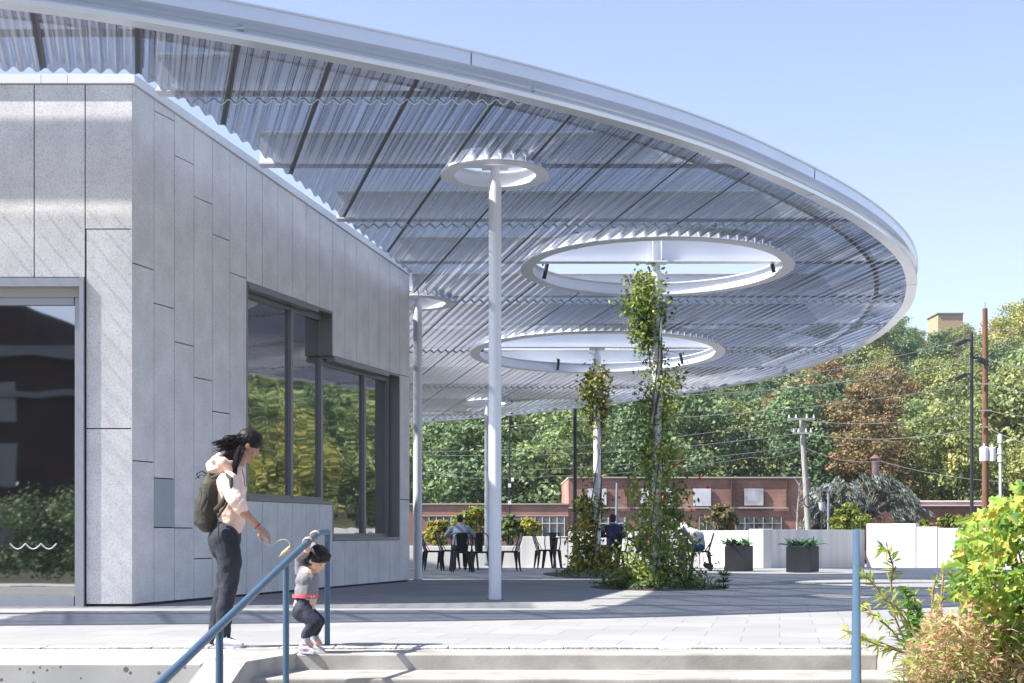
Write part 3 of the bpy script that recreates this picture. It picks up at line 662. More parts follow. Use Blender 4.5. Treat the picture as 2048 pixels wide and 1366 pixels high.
# ================================================================ POLES, LAMPS, WIRES
def pole(name, x0, y0, x1, y1, d, r0, r1, m, label, cat, n=12):
    a, b = P(x0, y0, d), P(x1, y1, d); e = empty(name, a, label, cat)
    MB().tube([a, b], [r0, r1], n).build('pole', m, e, smooth=True); return e
up = pole('utility_pole', 1971, 1060, 1970, 617, 62, .14, .10, wood_pole, 'tall brown wooden utility pole carrying two white transformers', 'utility pole')
for xx, w, y0, y1 in [(1972, .17, 893, 922), (1988, .15, 894, 922)]:
    m = MB(); a, b = P(xx-4, y1, 61.6), P(xx-4, y0, 61.6); m.tube([a, a+(b-a)*.92, b], [w, w, w*.6], 16); m.tube([b, b+Vector((0, 0, .12))], .03, 8); m.build('transformer', white, up, smooth=True)
for yy in (722, 768, 821, 854):
    m = MB(); a = P(1971, yy, 61.85); m.box(a, (.5, .06, .05)); m.build('bracket', grey_pole, up)
m = MB(); a = P(1970, 617, 62); m.tube([a, a+Vector((0, 0, .25))], .02, 6); m.build('top_pin', galv, up)
wp = pole('utility_pole', 2001, 1010, 2000, 868, 60, .055, .045, white, 'thin white equipment pole right of the brown utility pole', 'pole')
for y0, y1 in ((870, 886), (896, 908), (912, 924)):
    m = MB(); m.tube([P(2000, y1, 60), P(2000, y0, 60)], .085, 12); m.build('antenna', white, wp)
gp = pole('utility_pole', 1617, 1062, 1603, 838, 75, .15, .11, grey_pole, 'weathered grey wooden utility pole leaning slightly, left of the grey cedar', 'utility pole')
for yy, w in ((838, 1.3), (866, .9)):
    m = MB(); a = P(1603+(yy-838)*.06, yy, 74.8); m.box(a, (w, .10, .10)); cr = m.build('crossarm', grey_pole, gp)
    for q in (-.46, -.2, .2, .46): m = MB(); b = a+Vector((w*q, 0, .05)); m.tube([b, b+Vector((0, 0, .16))], [.05, .03], 8); m.build('insulator', white, cr)
m = MB(); pts = [P(1611+9*math.cos(a)+6, 1003+12*math.sin(a), 74.7) for a in np.arange(0, 6.4, .4)]; m.tube(pts, .03, 6); m.build('cable_coil', black_m, gp)
def floodpole(x, ytop, ybot, d, r, heads, label):
    e = pole('light_pole', x, ybot, x, ytop, d, r, r*.85, black_m, label, 'light pole')
    for hx, hy, sx in heads:
        m = MB(); a, b = P(x, hy-4, d), P(x+hx, hy-4, d); m.tube([a, b], .035, 8); c = P(x+hx*1.3, hy+2, d)
        R = Matrix.Rotation(.45*sx, 3, 'Y'); s_ = abs(hx)/F*d*.9
        m.box(c, (s_*1.3, .3, s_*.5), M=R); m.build('floodlight', black_m, e)
    return e
floodpole(1943.5, 667, 1062, 55, .066, [(-17, 684, -1), (17, 720, 1), (-17, 752, -1)], 'tall black pole with three floodlights in front of the wooded hill')
floodpole(1019, 822, 1062, 58, .038, [(10, 858, 1), (9, 828, 1)], 'slim black pole with floodlights behind the first column')
for yy in (959, 971, 1005):
    m = MB(); a = P(1019+(6 if yy == 959 else 0), yy, 57.8); m.box(a, (.11, .08, .14)); m.build('control_box', white, [o for o in C.objects if o.get('label', '').startswith('slim black pole')][0])
pole('light_pole', 1150, 1110, 1150, 812, 44, .062, .055, black_m, 'plain black pole left of the left-hand vine', 'light pole')
pole('light_pole', 1232.5, 1064, 1234, 966, 80, .07, .06, galv, 'light grey pole standing between the two vines', 'pole')
tp = pole('light_pole', 1657, 1064, 1657, 988, 70, .06, .05, galv, 'blue-grey post with a flat crossbar in front of the cedar', 'pole')
MB().box(P(1656, 981, 70), (.55, .05, .04)).build('crossbar', galv, tp)
def lantern(x, ytop, ybot, d, label):
    e = pole('street_lamp', x, ybot, x, ytop+22, d, .05, .04, black_m, label, 'street lamp', 8)
    m = MB(); a = P(x, ytop+22, d); m.tube([a, a+Vector((0, 0, .12)), a+Vector((0, 0, .4))], [.05, .12, .15], 10); m.build('globe', mat('lamp_glass', (.6, .65, .7), .2), e, smooth=True)
    m = MB(); m.tube([a+Vector((0, 0, .4)), a+Vector((0, 0, .5)), a+Vector((0, 0, .62))], [.17, .1, .01], 10); m.build('cap', black_m, e)
lantern(1643.5, 1000, 1064, 68, 'old-fashioned black street lamp with glass lantern beside the grey utility pole')
lantern(1163, 1000, 1064, 68, 'old-fashioned black street lamp with glass lantern beside the left-hand vine')
def wire(pts, label, r=.022, sag=0):
    """pts: (x, y, d) photo points the wire hangs through"""
    q = [P(*p) for p in pts]; out = []
    for i in range(len(q)-1):
        for j in range(12):
            t = j/12; v = q[i].lerp(q[i+1], t); v.z -= sag*4*t*(1-t); out.append(v)
    out.append(q[-1]); o = MB().tube(out, r*.62, 6).build('power_line', wire_m)
    tag(o, label, 'power line', 'power lines across the plaza')
wire([(1150, 790, 66), (1971, 667, 62), (2200, 690, 58)], 'topmost power line passing just above the highest floodlight', .022, .6)
wire([(560, 848, 70), (1340, 791, 66), (1971, 716, 62), (2200, 737, 58)], 'second power line from the top, tied to the brown pole', .022, .3)
wire([(700, 832, 70), (1135, 842, 68), (1971, 765, 62), (2200, 778, 58)], 'third power line from the top, passing behind both vines', .022, .35)
wire([(1603, 840, 75), (1971, 819, 62), (2200, 812, 58)], 'power line from the top of the grey pole rising gently to the brown pole', .018, .35)
wire([(1603, 866, 75), (1971, 853, 62), (2200, 895, 58)], 'power line from the lower crossarm of the grey pole to the brown pole', .022, .4)
wire([(400, 900, 80), (845, 903, 80), (1603, 838, 75)], 'power line from the left to the top of the grey pole', .02, .4)
wire([(400, 905, 80), (845, 910, 80), (1603, 866, 75)], 'power line from the left to the lower crossarm of the grey pole', .022, .4)
wire([(845, 945, 80), (1606, 893, 75), (1760, 922, 73), (2100, 965, 66)], 'low power line crossing in front of the chimney stack', .02, .3)
wire([(845, 947, 82), (1100, 952, 80), (1500, 915, 77), (1606, 897, 75)], 'low power line ending below the crossarms of the grey pole', .016, .2)
# ================================================================ CAFE FURNITURE
def tolix():
    r = empty('cafe_chair', (0, 0, 0)); s = .185
    m = MB(); m.box((0, 0, .445), (.37, .37, .02)); m.box((0, 0, .43), (.33, .33, .03)); bevel(m.build('seat', black_m, r), .01)
    for i in (-1, 1):
        for j in (-1, 1):
            m = MB(); m.hexa([(i*s*1.22-.014, j*s*1.2-.014, 0), (i*s*1.22+.014, j*s*1.2-.014, 0), (i*s*1.22+.014, j*s*1.2+.014, 0), (i*s*1.22-.014, j*s*1.2+.014, 0),
                              (i*s*.93-.035, j*s*.93-.035, .435), (i*s*.93+.035, j*s*.93-.035, .435), (i*s*.93+.035, j*s*.93+.035, .435), (i*s*.93-.035, j*s*.93+.035, .435)]); m.build('leg', black_m, r)
    m = MB(); m.tube([(-.17, -.17, .44), (-.195, -.22, .62), (-.185, -.27, .79), (-.13, -.285, .845), (0, -.29, .855), (.13, -.285, .845), (.185, -.27, .79), (.195, -.22, .62), (.17, -.17, .44)], .0125, 8)
    m.tube([(-.165, -.1, .45), (-.19, -.21, .63)], .008, 6); m.tube([(.165, -.1, .45), (.19, -.21, .63)], .008, 6); m.build('back_frame', black_m, r, smooth=True)
    m = MB(); m.hexa([(-.055, -.175, .45), (.055, -.175, .45), (.055, -.165, .45), (-.055, -.165, .45), (-.085, -.292, .845), (.085, -.292, .845), (.085, -.282, .845), (-.085, -.282, .845)]); m.build('splat', black_m, r)
    return r
def copy_tree(o, parent=None):
    c = o.copy(); C.objects.link(c); c.parent = parent
    if parent is not None: c.matrix_parent_inverse = o.matrix_parent_inverse.copy()
    for ch in KIDS.get(o.name, []): copy_tree(ch, c)
    return c
KIDS = {}
def index(o):
    for q in list(C.objects):
        if q.parent is not None and (q.parent == o or (q.parent.parent == o)): KIDS.setdefault(q.parent.name, [])
    for q in list(C.objects):
        if q.parent is not None and q.parent.name in KIDS and q not in KIDS[q.parent.name]: KIDS[q.parent.name].append(q)
ch0 = tolix(); index(ch0)
chairs = [(866, 35.2, -95, 'black metal cafe chair seen side-on, leftmost, by the building corner'), (925, 33.6, 8, 'black metal chair, back to us, in front of the man in pale shirt'),
          (962, 33.8, -6, 'black metal chair, back to us, partly behind the first column'), (1018, 34.6, 100, 'black metal chair just right of the first column, facing left'),
          (1090, 37.2, -80, 'black metal cafe chair at the left side of the small table, facing right'), (1104, 37.6, 175, 'black metal cafe chair seen front-on beside the empty small table'),
          (1233, 34.6, 10, 'black metal cafe chair under the person in navy'), (1290, 36.2, -100, 'black metal cafe chair under the person in grey, behind the large vine'), (1402, 35.0, 80, 'black metal chair under the person in white patterned shirt'),
          (897, 36.6, -75, 'black metal cafe chair close left of the man in the pale shirt'), (920, 35.35, 0, 'black metal cafe chair the man in the pale shirt sits on')]
for i, (x, d, a, lb) in enumerate(chairs):
    o = ch0 if i == 0 else copy_tree(ch0)
    o.location = ((x-CX)/F*d, d, 0); o.rotation_euler = (0, 0, math.radians(a)); tag(o, lb, 'chair', 'black metal cafe chairs')
def table():
    r = empty('cafe_table', (0, 0, 0)); m = MB(); m.box((0, 0, .735), (.68, .68, .025)); bevel(m.build('tabletop', black_m, r), .01)
    for i in (-1, 1):
        for j in (-1, 1): MB().tube([(i*.31, j*.31, 0), (i*.24, j*.24, .725)], [.014, .028], 8).build('leg', black_m, r)
    return r
tb = table(); index(tb)
for i, (x, d, lb) in enumerate([(1133, 37.6, 'empty small black metal table left of the left-hand vine'), (930, 36.4, 'small black metal table in front of the man in the pale shirt'), (1262, 35.7, 'small black metal table between the people behind the vines'), (1350, 35.0, 'small black metal table left of the person in the white patterned shirt')]):
    o = tb if i == 0 else copy_tree(tb); o.location = ((x-CX)/F*d, d, 0); tag(o, lb, 'table', 'small black cafe tables')
# ================================================================ PEOPLE
def capsule(mb, p0, r0, p1, r1, flat=None, n=14):
    p0, p1 = Vector(p0), Vector(p1); ax = p1-p0; L_ = ax.length
    if L_ < 1e-6: ax = Vector((0, 0, 1)); L_ = 1e-6
    t = ax.normalized(); a = t.orthogonal().normalized(); b = t.cross(a); rings = []
    for k in range(5): an = -PI/2+PI/2*(k+.15)/5; rings.append((p0+t*(r0*math.sin(an)), r0*math.cos(an)))
    rings.append((p0, r0)); rings.append((p1, r1))
    for k in range(5): an = PI/2*(k+.85)/5; rings.append((p1+t*(r1*math.sin(an)), r1*math.cos(an)))
    vs = []
    for c, r in rings:
        for k in range(n):
            o = (a*math.cos(2*PI*k/n)+b*math.sin(2*PI*k/n))*r
            if flat: fd, ff = flat; fd = Vector(fd).normalized(); o = o-fd*(o.dot(fd)*(1-ff))
            vs.append(c+o)
    m = len(rings); fs = [(i*n+k, i*n+(k+1) % n, (i+1)*n+(k+1) % n, (i+1)*n+k) for i in range(m-1) for k in range(n)]
    fs += [tuple(range(n-1, -1, -1)), tuple(range((m-1)*n, m*n))]; mb.add(vs, fs)
def ellip(mb, c, rad, R=None, n=18, m=12):
    R = R or Matrix.Identity(3); vs = []; c = Vector(c)
    for i in range(1, m):
        th = PI*i/m
        for k in range(n): vs.append(c+R @ Vector((rad[0]*math.sin(th)*math.cos(2*PI*k/n), rad[1]*math.sin(th)*math.sin(2*PI*k/n), rad[2]*math.cos(th))))
    vs.append(c+R @ Vector((0, 0, rad[2]))); vs.append(c+R @ Vector((0, 0, -rad[2]))); T = len(vs)-2
    fs = [(i*n+k, (i+1)*n+k, (i+1)*n+(k+1) % n, i*n+(k+1) % n) for i in range(m-2) for k in range(n)]
    fs += [(T, k, (k+1) % n) for k in range(n)]+[(T+1, (m-2)*n+(k+1) % n, (m-2)*n+k) for k in range(n)]
    mb.add(vs, fs)
def blob(name, prims, m, parent, voxel=.008, smooth=4, noise=0.0, nscale=12.0):
    mb = MB()
    for p in prims:
        if p[0] == 'c': capsule(mb, *p[1:])
        else: ellip(mb, *p[1:])
    me = bpy.data.meshes.new('tmp'); me.from_pydata([tuple(v) for v in mb.v], [], mb.f)
    bm = bmesh.new(); bm.from_mesh(me); bmesh.ops.recalc_face_normals(bm, faces=bm.faces); bm.to_mesh(me); bm.free()
    o = bpy.data.objects.new('tmp', me); C.objects.link(o)
    r = o.modifiers.new('r', 'REMESH'); r.mode = 'VOXEL'; r.voxel_size = voxel
    s = o.modifiers.new('s', 'SMOOTH'); s.iterations = smooth; s.factor = .6
    if noise:
        tx = bpy.data.textures.get('folds_%g' % nscale) or bpy.data.textures.new('folds_%g' % nscale, 'CLOUDS'); tx.noise_scale = 1/nscale
        dm = o.modifiers.new('d', 'DISPLACE'); dm.texture = tx; dm.strength = noise; dm.mid_level = .5; dm.texture_coords = 'LOCAL'
    dg = bpy.context.evaluated_depsgraph_get(); me2 = bpy.data.meshes.new_from_object(o.evaluated_get(dg))
    bpy.data.objects.remove(o); me2.materials.clear(); me2.materials.append(m); me2.shade_smooth()
    ob = bpy.data.objects.new(name, me2); me2.name = name; return link(ob, parent)
def skinmat(nm, c):
    m, n, l, p = newmat(nm); p.inputs['Base Color'].default_value = (*c, 1); p.inputs['Roughness'].default_value = .5
    p.inputs['Subsurface Weight'].default_value = .12; p.inputs['Subsurface Radius'].default_value = (.02, .008, .004); p.inputs['Subsurface Scale'].default_value = .3; return m
skin = skinmat('skin', (.42, .245, .165)); skin_k = skinmat('child_skin', (.62, .40, .29))
hair_m = mat('black_hair', (.014, .009, .010), .55, var=.4, vscale=30, stretch=(1, 1, 1), spec=.25)
lip_m = mat('lips', (.40, .13, .11), .5); eye_m = mat('eye_dark', (.02, .015, .012), .25); nail_m = mat('nail', (.62, .42, .36), .3)
def head_prims(c, R, s=1.0, child=False):
    f = lambda x, y, z: Vector(c)+R @ (Vector((x, y, z))*s)
    fw = R @ Vector((0, 1, 0))
    if child:
        return [('e', f(0, -.008, .03), (.068*s, .082*s, .078*s), R), ('e', f(0, .020, -.02), (.056*s, .054*s, .060*s), R), ('e', f(.028, .038, -.028), (.026*s, .026*s, .026*s), R), ('e', f(-.028, .038, -.028), (.026*s, .026*s, .026*s), R),
                ('c', f(0, .070, -.010), .007*s, f(0, .077, -.022), .010*s), ('c', f(-.010, .070, -.045), .008*s, f(.010, .070, -.045), .008*s), ('e', f(0, .052, -.066), (.022*s, .02*s, .016*s), R),
                ('e', f(.068, -.008, -.012), (.010*s, .017*s, .022*s), R), ('e', f(-.068, -.008, -.012), (.010*s, .017*s, .022*s), R)]
    return [('e', f(0, -.012, .035), (.073*s, .092*s, .082*s), R), ('e', f(0, .018, -.012), (.062*s, .068*s, .075*s), R), ('c', f(-.036, .0, -.062), .018*s, f(0, .058, -.092), .020*s), ('c', f(.036, .0, -.062), .018*s, f(0, .058, -.092), .020*s),
            ('e', f(0, .064, -.090), (.018*s, .018*s, .017*s), R), ('c', f(0, .082, .010), .008*s, f(0, .101, -.026), .0115*s), ('e', f(.010, .090, -.030), (.008*s, .009*s, .007*s), R), ('e', f(-.010, .090, -.030), (.008*s, .009*s, .007*s), R),
            ('c', f(-.014, .081, -.053), .009*s, f(.014, .081, -.053), .009*s), ('c', f(-.012, .078, -.066), .009*s, f(.012, .078, -.066), .009*s), ('c', f(-.03, .074, .022), .010*s, f(.03, .074, .022), .010*s),
            ('e', f(.034, .058, -.025), (.022*s, .022*s, .024*s), R), ('e', f(-.034, .058, -.025), (.022*s, .022*s, .024*s), R),
            ('e', f(.075, -.012, -.012), (.010*s, .020*s, .031*s), R), ('e', f(-.075, -.012, -.012), (.010*s, .020*s, .031*s), R)]
def face_parts(c, R, s, parent, child=False, sk=None):
    f = lambda x, y, z: Vector(c)+R @ (Vector((x, y, z))*s)
    e = MB()
    k = (.026, .066, .002) if child else (.030, .078, .000)
    for i in (-1, 1): ellip(e, f(i*k[0], k[1]-.001, k[2]), (.012*s, .004*s, .0028*s), R, 10, 6)
    e.build('eye', eye_m, parent, smooth=True)
    e = MB()
    for i in (-1, 1): capsule(e, f(i*(k[0]-.010), k[1]+.004, k[2]+.020), .0022*s, f(i*(k[0]+.014), k[1]-.006, k[2]+.020), .0018*s)
    e.build('eyebrow', hair_m, parent, smooth=True)
    e = MB(); y = .0775 if child else .089; z = -.045 if child else -.0585
    ellip(e, f(0, y, z), (.015*s if child else .018*s, .004*s, .005*s), R, 10, 6); e.build('lips', lip_m, parent, smooth=True)
def hand_prims(w, fwd, up, s=1.0, curls=(.9, .8, .9, 1.1), pinch=False, left=1, spread=.13):
    """w wrist, fwd along the palm, up = back of the hand"""
    fwd = Vector(fwd).normalized(); up = Vector(up); up = (up-fwd*up.dot(fwd)).normalized(); sd = fwd.cross(up)*left
    w = Vector(w); f = lambda a, b, c: w+(fwd*a+sd*b+up*c)*s
    pr = [('c', f(-.01, 0, 0), .020*s, f(.03, 0, 0), .024*s, (up, .7)), ('c', f(.025, .022, 0), .016*s, f(.078, .028, 0), .012*s), ('c', f(.025, .006, 0), .016*s, f(.082, .009, .002), .012*s),
          ('c', f(.025, -.010, 0), .016*s, f(.078, -.010, 0), .011*s), ('c', f(.02, -.024, 0), .014*s, f(.070, -.028, -.002), .010*s)]
    ln = [(.040, .024, .020), (.044, .028, .022), (.040, .026, .020), (.032, .020, .017)]; tips = []
    for i in range(4):
        b = .030-.0195*i; a0 = [.078, .083, .078, .070][i]; p = Vector((a0, b, 0)); an = -curls[i]*.35; dv = (1.5-i)*spread*.3
        for j, l_ in enumerate(ln[i]):
            q = p+Vector((math.cos(an)*l_, dv*l_, math.sin(an)*l_)); pr.append(('c', f(*p), (.0098-.0012*j)*s, f(*q), (.0090-.0012*j)*s)); p = q; an -= curls[i]*.6
        tips.append(f(*p))
    p = Vector((.015, .026, -.006)); q = Vector((.048, .050, -.020)); r = Vector((.076, .050, -.034)); t = Vector((.098, .040, -.044))
    pr += [('c', f(*p), .015*s, f(*q), .012*s), ('c', f(*q), .0115*s, f(*r), .0105*s), ('c', f(*r), .0105*s, f(*t), .0085*s)]
    return pr, tips, f(*t)
# ---- the woman
DW = 11.66
def Q(x, y, dd=0.0): return P(x, y, DW+dd)
W = empty('person', (Q(450, 1290).x, DW, 0), 'woman in peach hoodie and dark jeans, long black hair, reaching towards the child', 'person')
hc = Q(498, 892); Rw = (Matrix.Rotation(-PI/2+.20, 3, 'Z') @ Matrix.Rotation(-.60, 3, 'X'))
wristR = Q(519, 1055, -.22); elbR = Q(471, 1006, -.25); shR = Q(456, 962, -.18); shL = Q(457, 960, .17)
elbL = Q(462, 1012, .20); wrL = Q(460, 1030, .10)
pr = head_prims(hc, Rw, .92)
pr += [('c', Q(487, 912), .050, Q(463, 944), .056), ('c', Q(460, 950), .08, Q(456, 1040), .09), ('c', Q(452, 1055), .09, Q(450, 1080), .085)]
pr += [('c', shR, .045, elbR, .037), ('c', elbR, .038, Q(487, 1024, -.245), .038), ('c', Q(487, 1024, -.245), .037, wristR, .0225), ('c', shL, .045, elbL, .037), ('c', elbL, .036, wrL, .024)]
hp, tipsR, th = hand_prims(wristR, Q(547, 1083, -.22)-wristR, Vector((.3, -.5, .8)), .95, curls=(.35, .9, 1.1, 1.2), left=1)
pr += hp
hp2, _, _ = hand_prims(wrL, Vector((.8, 0, -.6)), Vector((.3, .5, .8)), .95, left=-1); pr += hp2
# legs inside the jeans
hipR, hipL = Q(448, 1075, -.09), Q(450, 1075, .09)
knR, knL = Q(458, 1168, -.08), Q(452, 1166, .09); anR, anL = Q(447, 1275, -.08), Q(428, 1276, .09)
pr += [('c', hipR, .07, knR, .05), ('c', knR, .05, anR, .036), ('c', hipL, .07, knL, .05), ('c', knL, .05, anL, .036), ('c', anR, .03, anR+Vector((.10, 0, -.05)), .025), ('c', anL, .03, anL+Vector((.10, 0, -.05)), .025)]
body = blob('body', pr, skin, W, .0055, 3)
face_parts(hc, Rw, .92, W)
peach = mat('peach_fleece', (.80, .59, .49), .95, var=.05, vscale=14, bump=.5, bscale=18)
jeans = mat('charcoal_denim', (.016, .020, .031), .8, var=.35, vscale=9, bump=.25, bscale=30)
hp_ = [('c', Q(463, 946), .100, Q(461, 975), .120, ((0, 1, 0), 1.2)), ('c', Q(460, 975), .114, Q(462, 1030), .110, ((0, 1, 0), 1.12)), ('c', Q(464, 1030), .106, Q(462, 1050), .098, ((0, 1, 0), 1.2)),
       ('c', shR, .076, Q(472, 1002, -.245), .062), ('c', Q(472, 1001, -.245), .060, Q(481, 1014, -.245), .056), ('c', shL, .072, elbL, .058), ('c', elbL, .056, Q(468, 1028, .15), .05),
       ('c', Q(446, 926, -.10), .045, Q(424, 930, 0), .046), ('c', Q(424, 930, 0), .046, Q(446, 926, .10), .045), ('c', Q(446, 926, -.10), .044, Q(468, 938, -.07), .036), ('c', Q(446, 926, .10), .044, Q(468, 938, .07), .036), ('e', Q(438, 938), (.085, .12, .045)), ('c', Q(466, 934, -.06), .036, Q(482, 940, -.03), .030), ('c', Q(466, 934, .06), .036, Q(482, 940, .03), .030), ('c', Q(430, 922, -.08), .035, Q(440, 914, .0), .035), ('c', Q(440, 914, .0), .035, Q(430, 922, .08), .035),
       ('c', Q(484, 1018, -.245), .050, Q(481, 1014, -.245), .054)]
hood = blob('hoodie', hp_, peach, W, .008, 3, .022, 13)
m = MB(); m.tube([Q(484, 938, -.09), Q(488, 955, -.12), Q(490, 974, -.12)], .003, 5); m.build('drawstring', joint_m, hood)
jp = [('c', Q(452, 1062), .112, Q(449, 1080), .125, ((0, 1, 0), 1.25)), ('c', Q(444, 1082), .10, Q(446, 1096), .098, ((0, 1, 0), 1.3)), ('c', hipR+Vector((.01, 0, 0)), .102, Q(461, 1125, -.085), .088), ('c', Q(461, 1125, -.085), .088, Q(458, 1165, -.08), .070),
      ('c', Q(458, 1165, -.08), .070, Q(449, 1215, -.08), .062), ('c', Q(449, 1215, -.08), .062, Q(446, 1276, -.08), .054), ('c', hipL, .100, Q(456, 1125, .085), .088), ('c', Q(456, 1125, .085), .086, Q(450, 1168, .09), .068), ('c', Q(450, 1168, .09), .068, Q(436, 1225, .09), .060), ('c', Q(436, 1225, .09), .06, Q(429, 1277, .09), .055)]
blob('jeans', jp, jeans, W, .008, 3, .020, 11)
shoe_m = mat('white_sneaker', (.50, .50, .56), .6, var=.06, vscale=12); sole_m = mat('sneaker_sole', (.42, .42, .47), .6)
def shoe(hx, hy, L_, s, parent, m=shoe_m, yaw=0.0, pitch=0.0, z=0.0, base=None):
    R = Matrix.Rotation(yaw, 3, 'Z') @ Matrix.Rotation(pitch, 3, 'Y'); o = Vector((hx, hy, z)); f = lambda x, y, zz: o+R @ (Vector((x, y, zz))*s)
    sh = blob('shoe', [('c', f(.03, 0, .055), .036*s, f(.10, 0, .055), .040*s), ('c', f(.10, 0, .055), .040*s, f(.20, .0, .040), .034*s), ('c', f(.20, 0, .038), .036*s, f(.235, 0, .034), .028*s), ('c', f(.035, 0, .06), .034*s, f(.045, 0, .10), .036*s)], m, parent, .006, 3)
    so_ = MB(); pts = [(.0, .026), (.03, .036), (.10, .034), (.18, .044), (.24, .036), (.265, .0), (.24, -.036), (.18, -.044), (.10, -.034), (.03, -.036), (.0, -.026)]
    so_.add([f(x, y, 0) for x, y in pts]+[f(x, y, .026) for x, y in pts], [tuple(range(10, -1, -1)), tuple(range(11, 22))]+[(i, (i+1) % 11, 11+(i+1) % 11, 11+i) for i in range(11)]); so_.build('sole', sole_m, sh)
    lc = MB()
    for q in range(4): lc.tube([f(.105+.022*q, -.022, .092-.010*q), f(.108+.022*q, 0, .100-.010*q), f(.105+.022*q, .022, .092-.010*q)], .0035*s, 5)
    lc.build('laces', white, sh); return sh
shoe(Q(431, 1, -.08).x, DW-.12, .26, .86, W, yaw=-.10); shoe(Q(413, 1, .09).x, DW+.10, .26, .86, W, yaw=.1)
f = lambda x, y, z: hc+Rw @ (Vector((x, y, z))*.92)
hr = [('e', f(0, -.022, .050), (.084, .100, .080), Rw), ('e', f(0, -.055, -.005), (.078, .066, .085), Rw), ('c', f(0, .02, .10), .035, f(0, .066, .062), .022), ('c', f(.045, .035, .07), .03, f(.065, .02, .02), .018), ('c', f(-.045, .035, .07), .03, f(-.065, .02, .02), .018)]
hr += [('c', Q(480, 905, -.075), .030, Q(470, 932, -.10), .026), ('c', Q(470, 932, -.10), .024, Q(471, 950, -.13), .007), ('c', Q(478, 905, .06), .03, Q(466, 935, .09), .022),
       ('c', Q(478, 890, 0), .055, Q(462, 902, 0), .042, ((0, 1, 0), 1.3)), ('c', Q(470, 905, 0), .05, Q(458, 925, 0), .035), ('c', Q(480, 884, 0), .062, Q(452, 893, 0), .024, ((0, 1, 0), 1.5)), ('c', Q(476, 898, 0), .055, Q(450, 912, 0), .022, ((0, 1, 0), 1.6))]
hair = blob('hair', hr, hair_m, W, .006, 3, .006, 40)
# flying strands
r_ = random.Random(5); sm = MB()
for i in range(190):
    a = Q(484+r_.uniform(-8, 6), 878+r_.uniform(-10, 24), r_.uniform(-.08, .06)); t = r_.random()
    ex, ey = 421+r_.uniform(0, 40), 884+r_.uniform(-3, 6)+ (22*t*t if i % 3 else 3); b = Q(ex, ey, r_.uniform(-.14, .12))
    mid = a.lerp(b, .5)+Vector((r_.uniform(-.01, .01), r_.uniform(-.03, .03), r_.uniform(-.012, .028)))
    pts = [a.lerp(mid, 0), a*.25+mid*.5+(a.lerp(b, .25))*.25, mid, mid*.5+b*.25+(a.lerp(b, .75))*.25, b]; sm.tube(pts, [.007, .0062, .005, .0035, .0008], 4)
for i in range(60):
    a = Q(484+r_.uniform(-8, 4), 895+r_.uniform(-5, 10), -.09+r_.uniform(-.03, .02)); b = Q(471+r_.uniform(-7, 3), 947+r_.uniform(-16, 5), -.14+r_.uniform(-.02, .03))
    sm.tube([a, a.lerp(b, .4)+Vector((-.012, -.02, 0)), a.lerp(b, .75)+Vector((-.006, -.012, 0)), b], [.007, .007, .005, .001], 4)
sm.build('hair_strands', hair_m, hair, smooth=True)
m = MB(); a = wristR.lerp(elbR, .07); ax = (elbR-wristR).normalized(); u1 = ax.orthogonal().normalized(); u2 = ax.cross(u1)
m.tube([a+(u1*math.cos(t)+u2*math.sin(t))*.0275 for t in np.arange(0, 6.4, .4)], .004, 6); m.build('bracelet', mat('red_cord', (.25, .04, .03), .7), W)
# backpack
olive = mat('olive_canvas', (.036, .034, .024), .7, var=.25, vscale=9, bump=.3, bscale=25)
BP = empty('backpack', Q(420, 1010), 'dark olive backpack worn on the back of the woman', 'backpack')
bp = [('c', Q(420, 960), .052, Q(424, 975), .088, ((0, 1, 0), 1.5)), ('c', Q(424, 975), .090, Q(416, 1020), .100, ((0, 1, 0), 1.45)), ('c', Q(416, 1020), .100, Q(416, 1042), .088, ((0, 1, 0), 1.45)), ('c', Q(402, 1000), .04, Q(399, 1040), .045, ((0, 1, 0), 1.9)), ('c', Q(399, 1042), .045, Q(428, 1048), .05, ((0, 1, 0), 1.9))]
bpo = blob('bag', bp, olive, BP, .008, 3, .014, 12)
m = MB(); m.tube([Q(424, 955, -.12), Q(448, 946, -.20), Q(462, 958, -.26), Q(463, 985, -.265), Q(452, 1010, -.24), Q(436, 1034, -.17)], [.012, .016, .016, .014, .011, .010], 8)
m.tube([Q(453, 992, -.23), Q(444, 1008, -.2), Q(430, 1020, -.17)], [.02, .022, .016], 8)
m.build('strap', olive, BP, smooth=True)
m = MB(); m.tube([Q(414, 948, 0), Q(404, 942, -.02), Q(393, 948, -.03), Q(398, 956, 0)], .006, 6); m.tube([Q(412, 950, -.05), Q(400, 950, -.06), Q(391, 958, -.06)], .004, 6); m.tube([Q(437, 1040, -.19), Q(436, 1070, -.2)], .006, 6); m.build('loose_cord', joint_m, BP, smooth=True)
m = MB(); m.box(Q(434, 1022, -.17), (.035, .02, .03)); m.build('buckle', black_m, BP)
m = MB()
pts = [Q(400+3*math.sin(i), 975+i*9, -.142-.004*(i % 2)) for i in range(6)]; m.tube(pts, .003, 5); m.build('zip', joint_m, bpo)
# the dry stalk
straw = mat('dry_stalk', (.55, .52, .28), .7); seed = mat('seed_head', (.62, .52, .36), .9, var=.2, vscale=60, bump=.6, bscale=200)
SK = empty('grass_stalk', tipsR[0], 'curved pale grass stalk with a seed head in the hand of the woman', 'stalk')
m = MB(); hb = Vector(tipsR[0]); pts = [hb+Vector((-.05, .02, .02)), hb, Q(563, 1079, -.22), Q(574, 1080, -.22), Q(580, 1087, -.22), Q(579, 1096, -.22)]; m.tube(pts, .003, 6); m.build('stem', straw, SK, smooth=True)
m = MB(); m.tube([Q(580, 1093, -.22), Q(576, 1099, -.22), Q(566, 1107, -.22), Q(558, 1113, -.22)], [.008, .017, .015, .004], 8); m.build('seed_head', seed, SK, smooth=True)
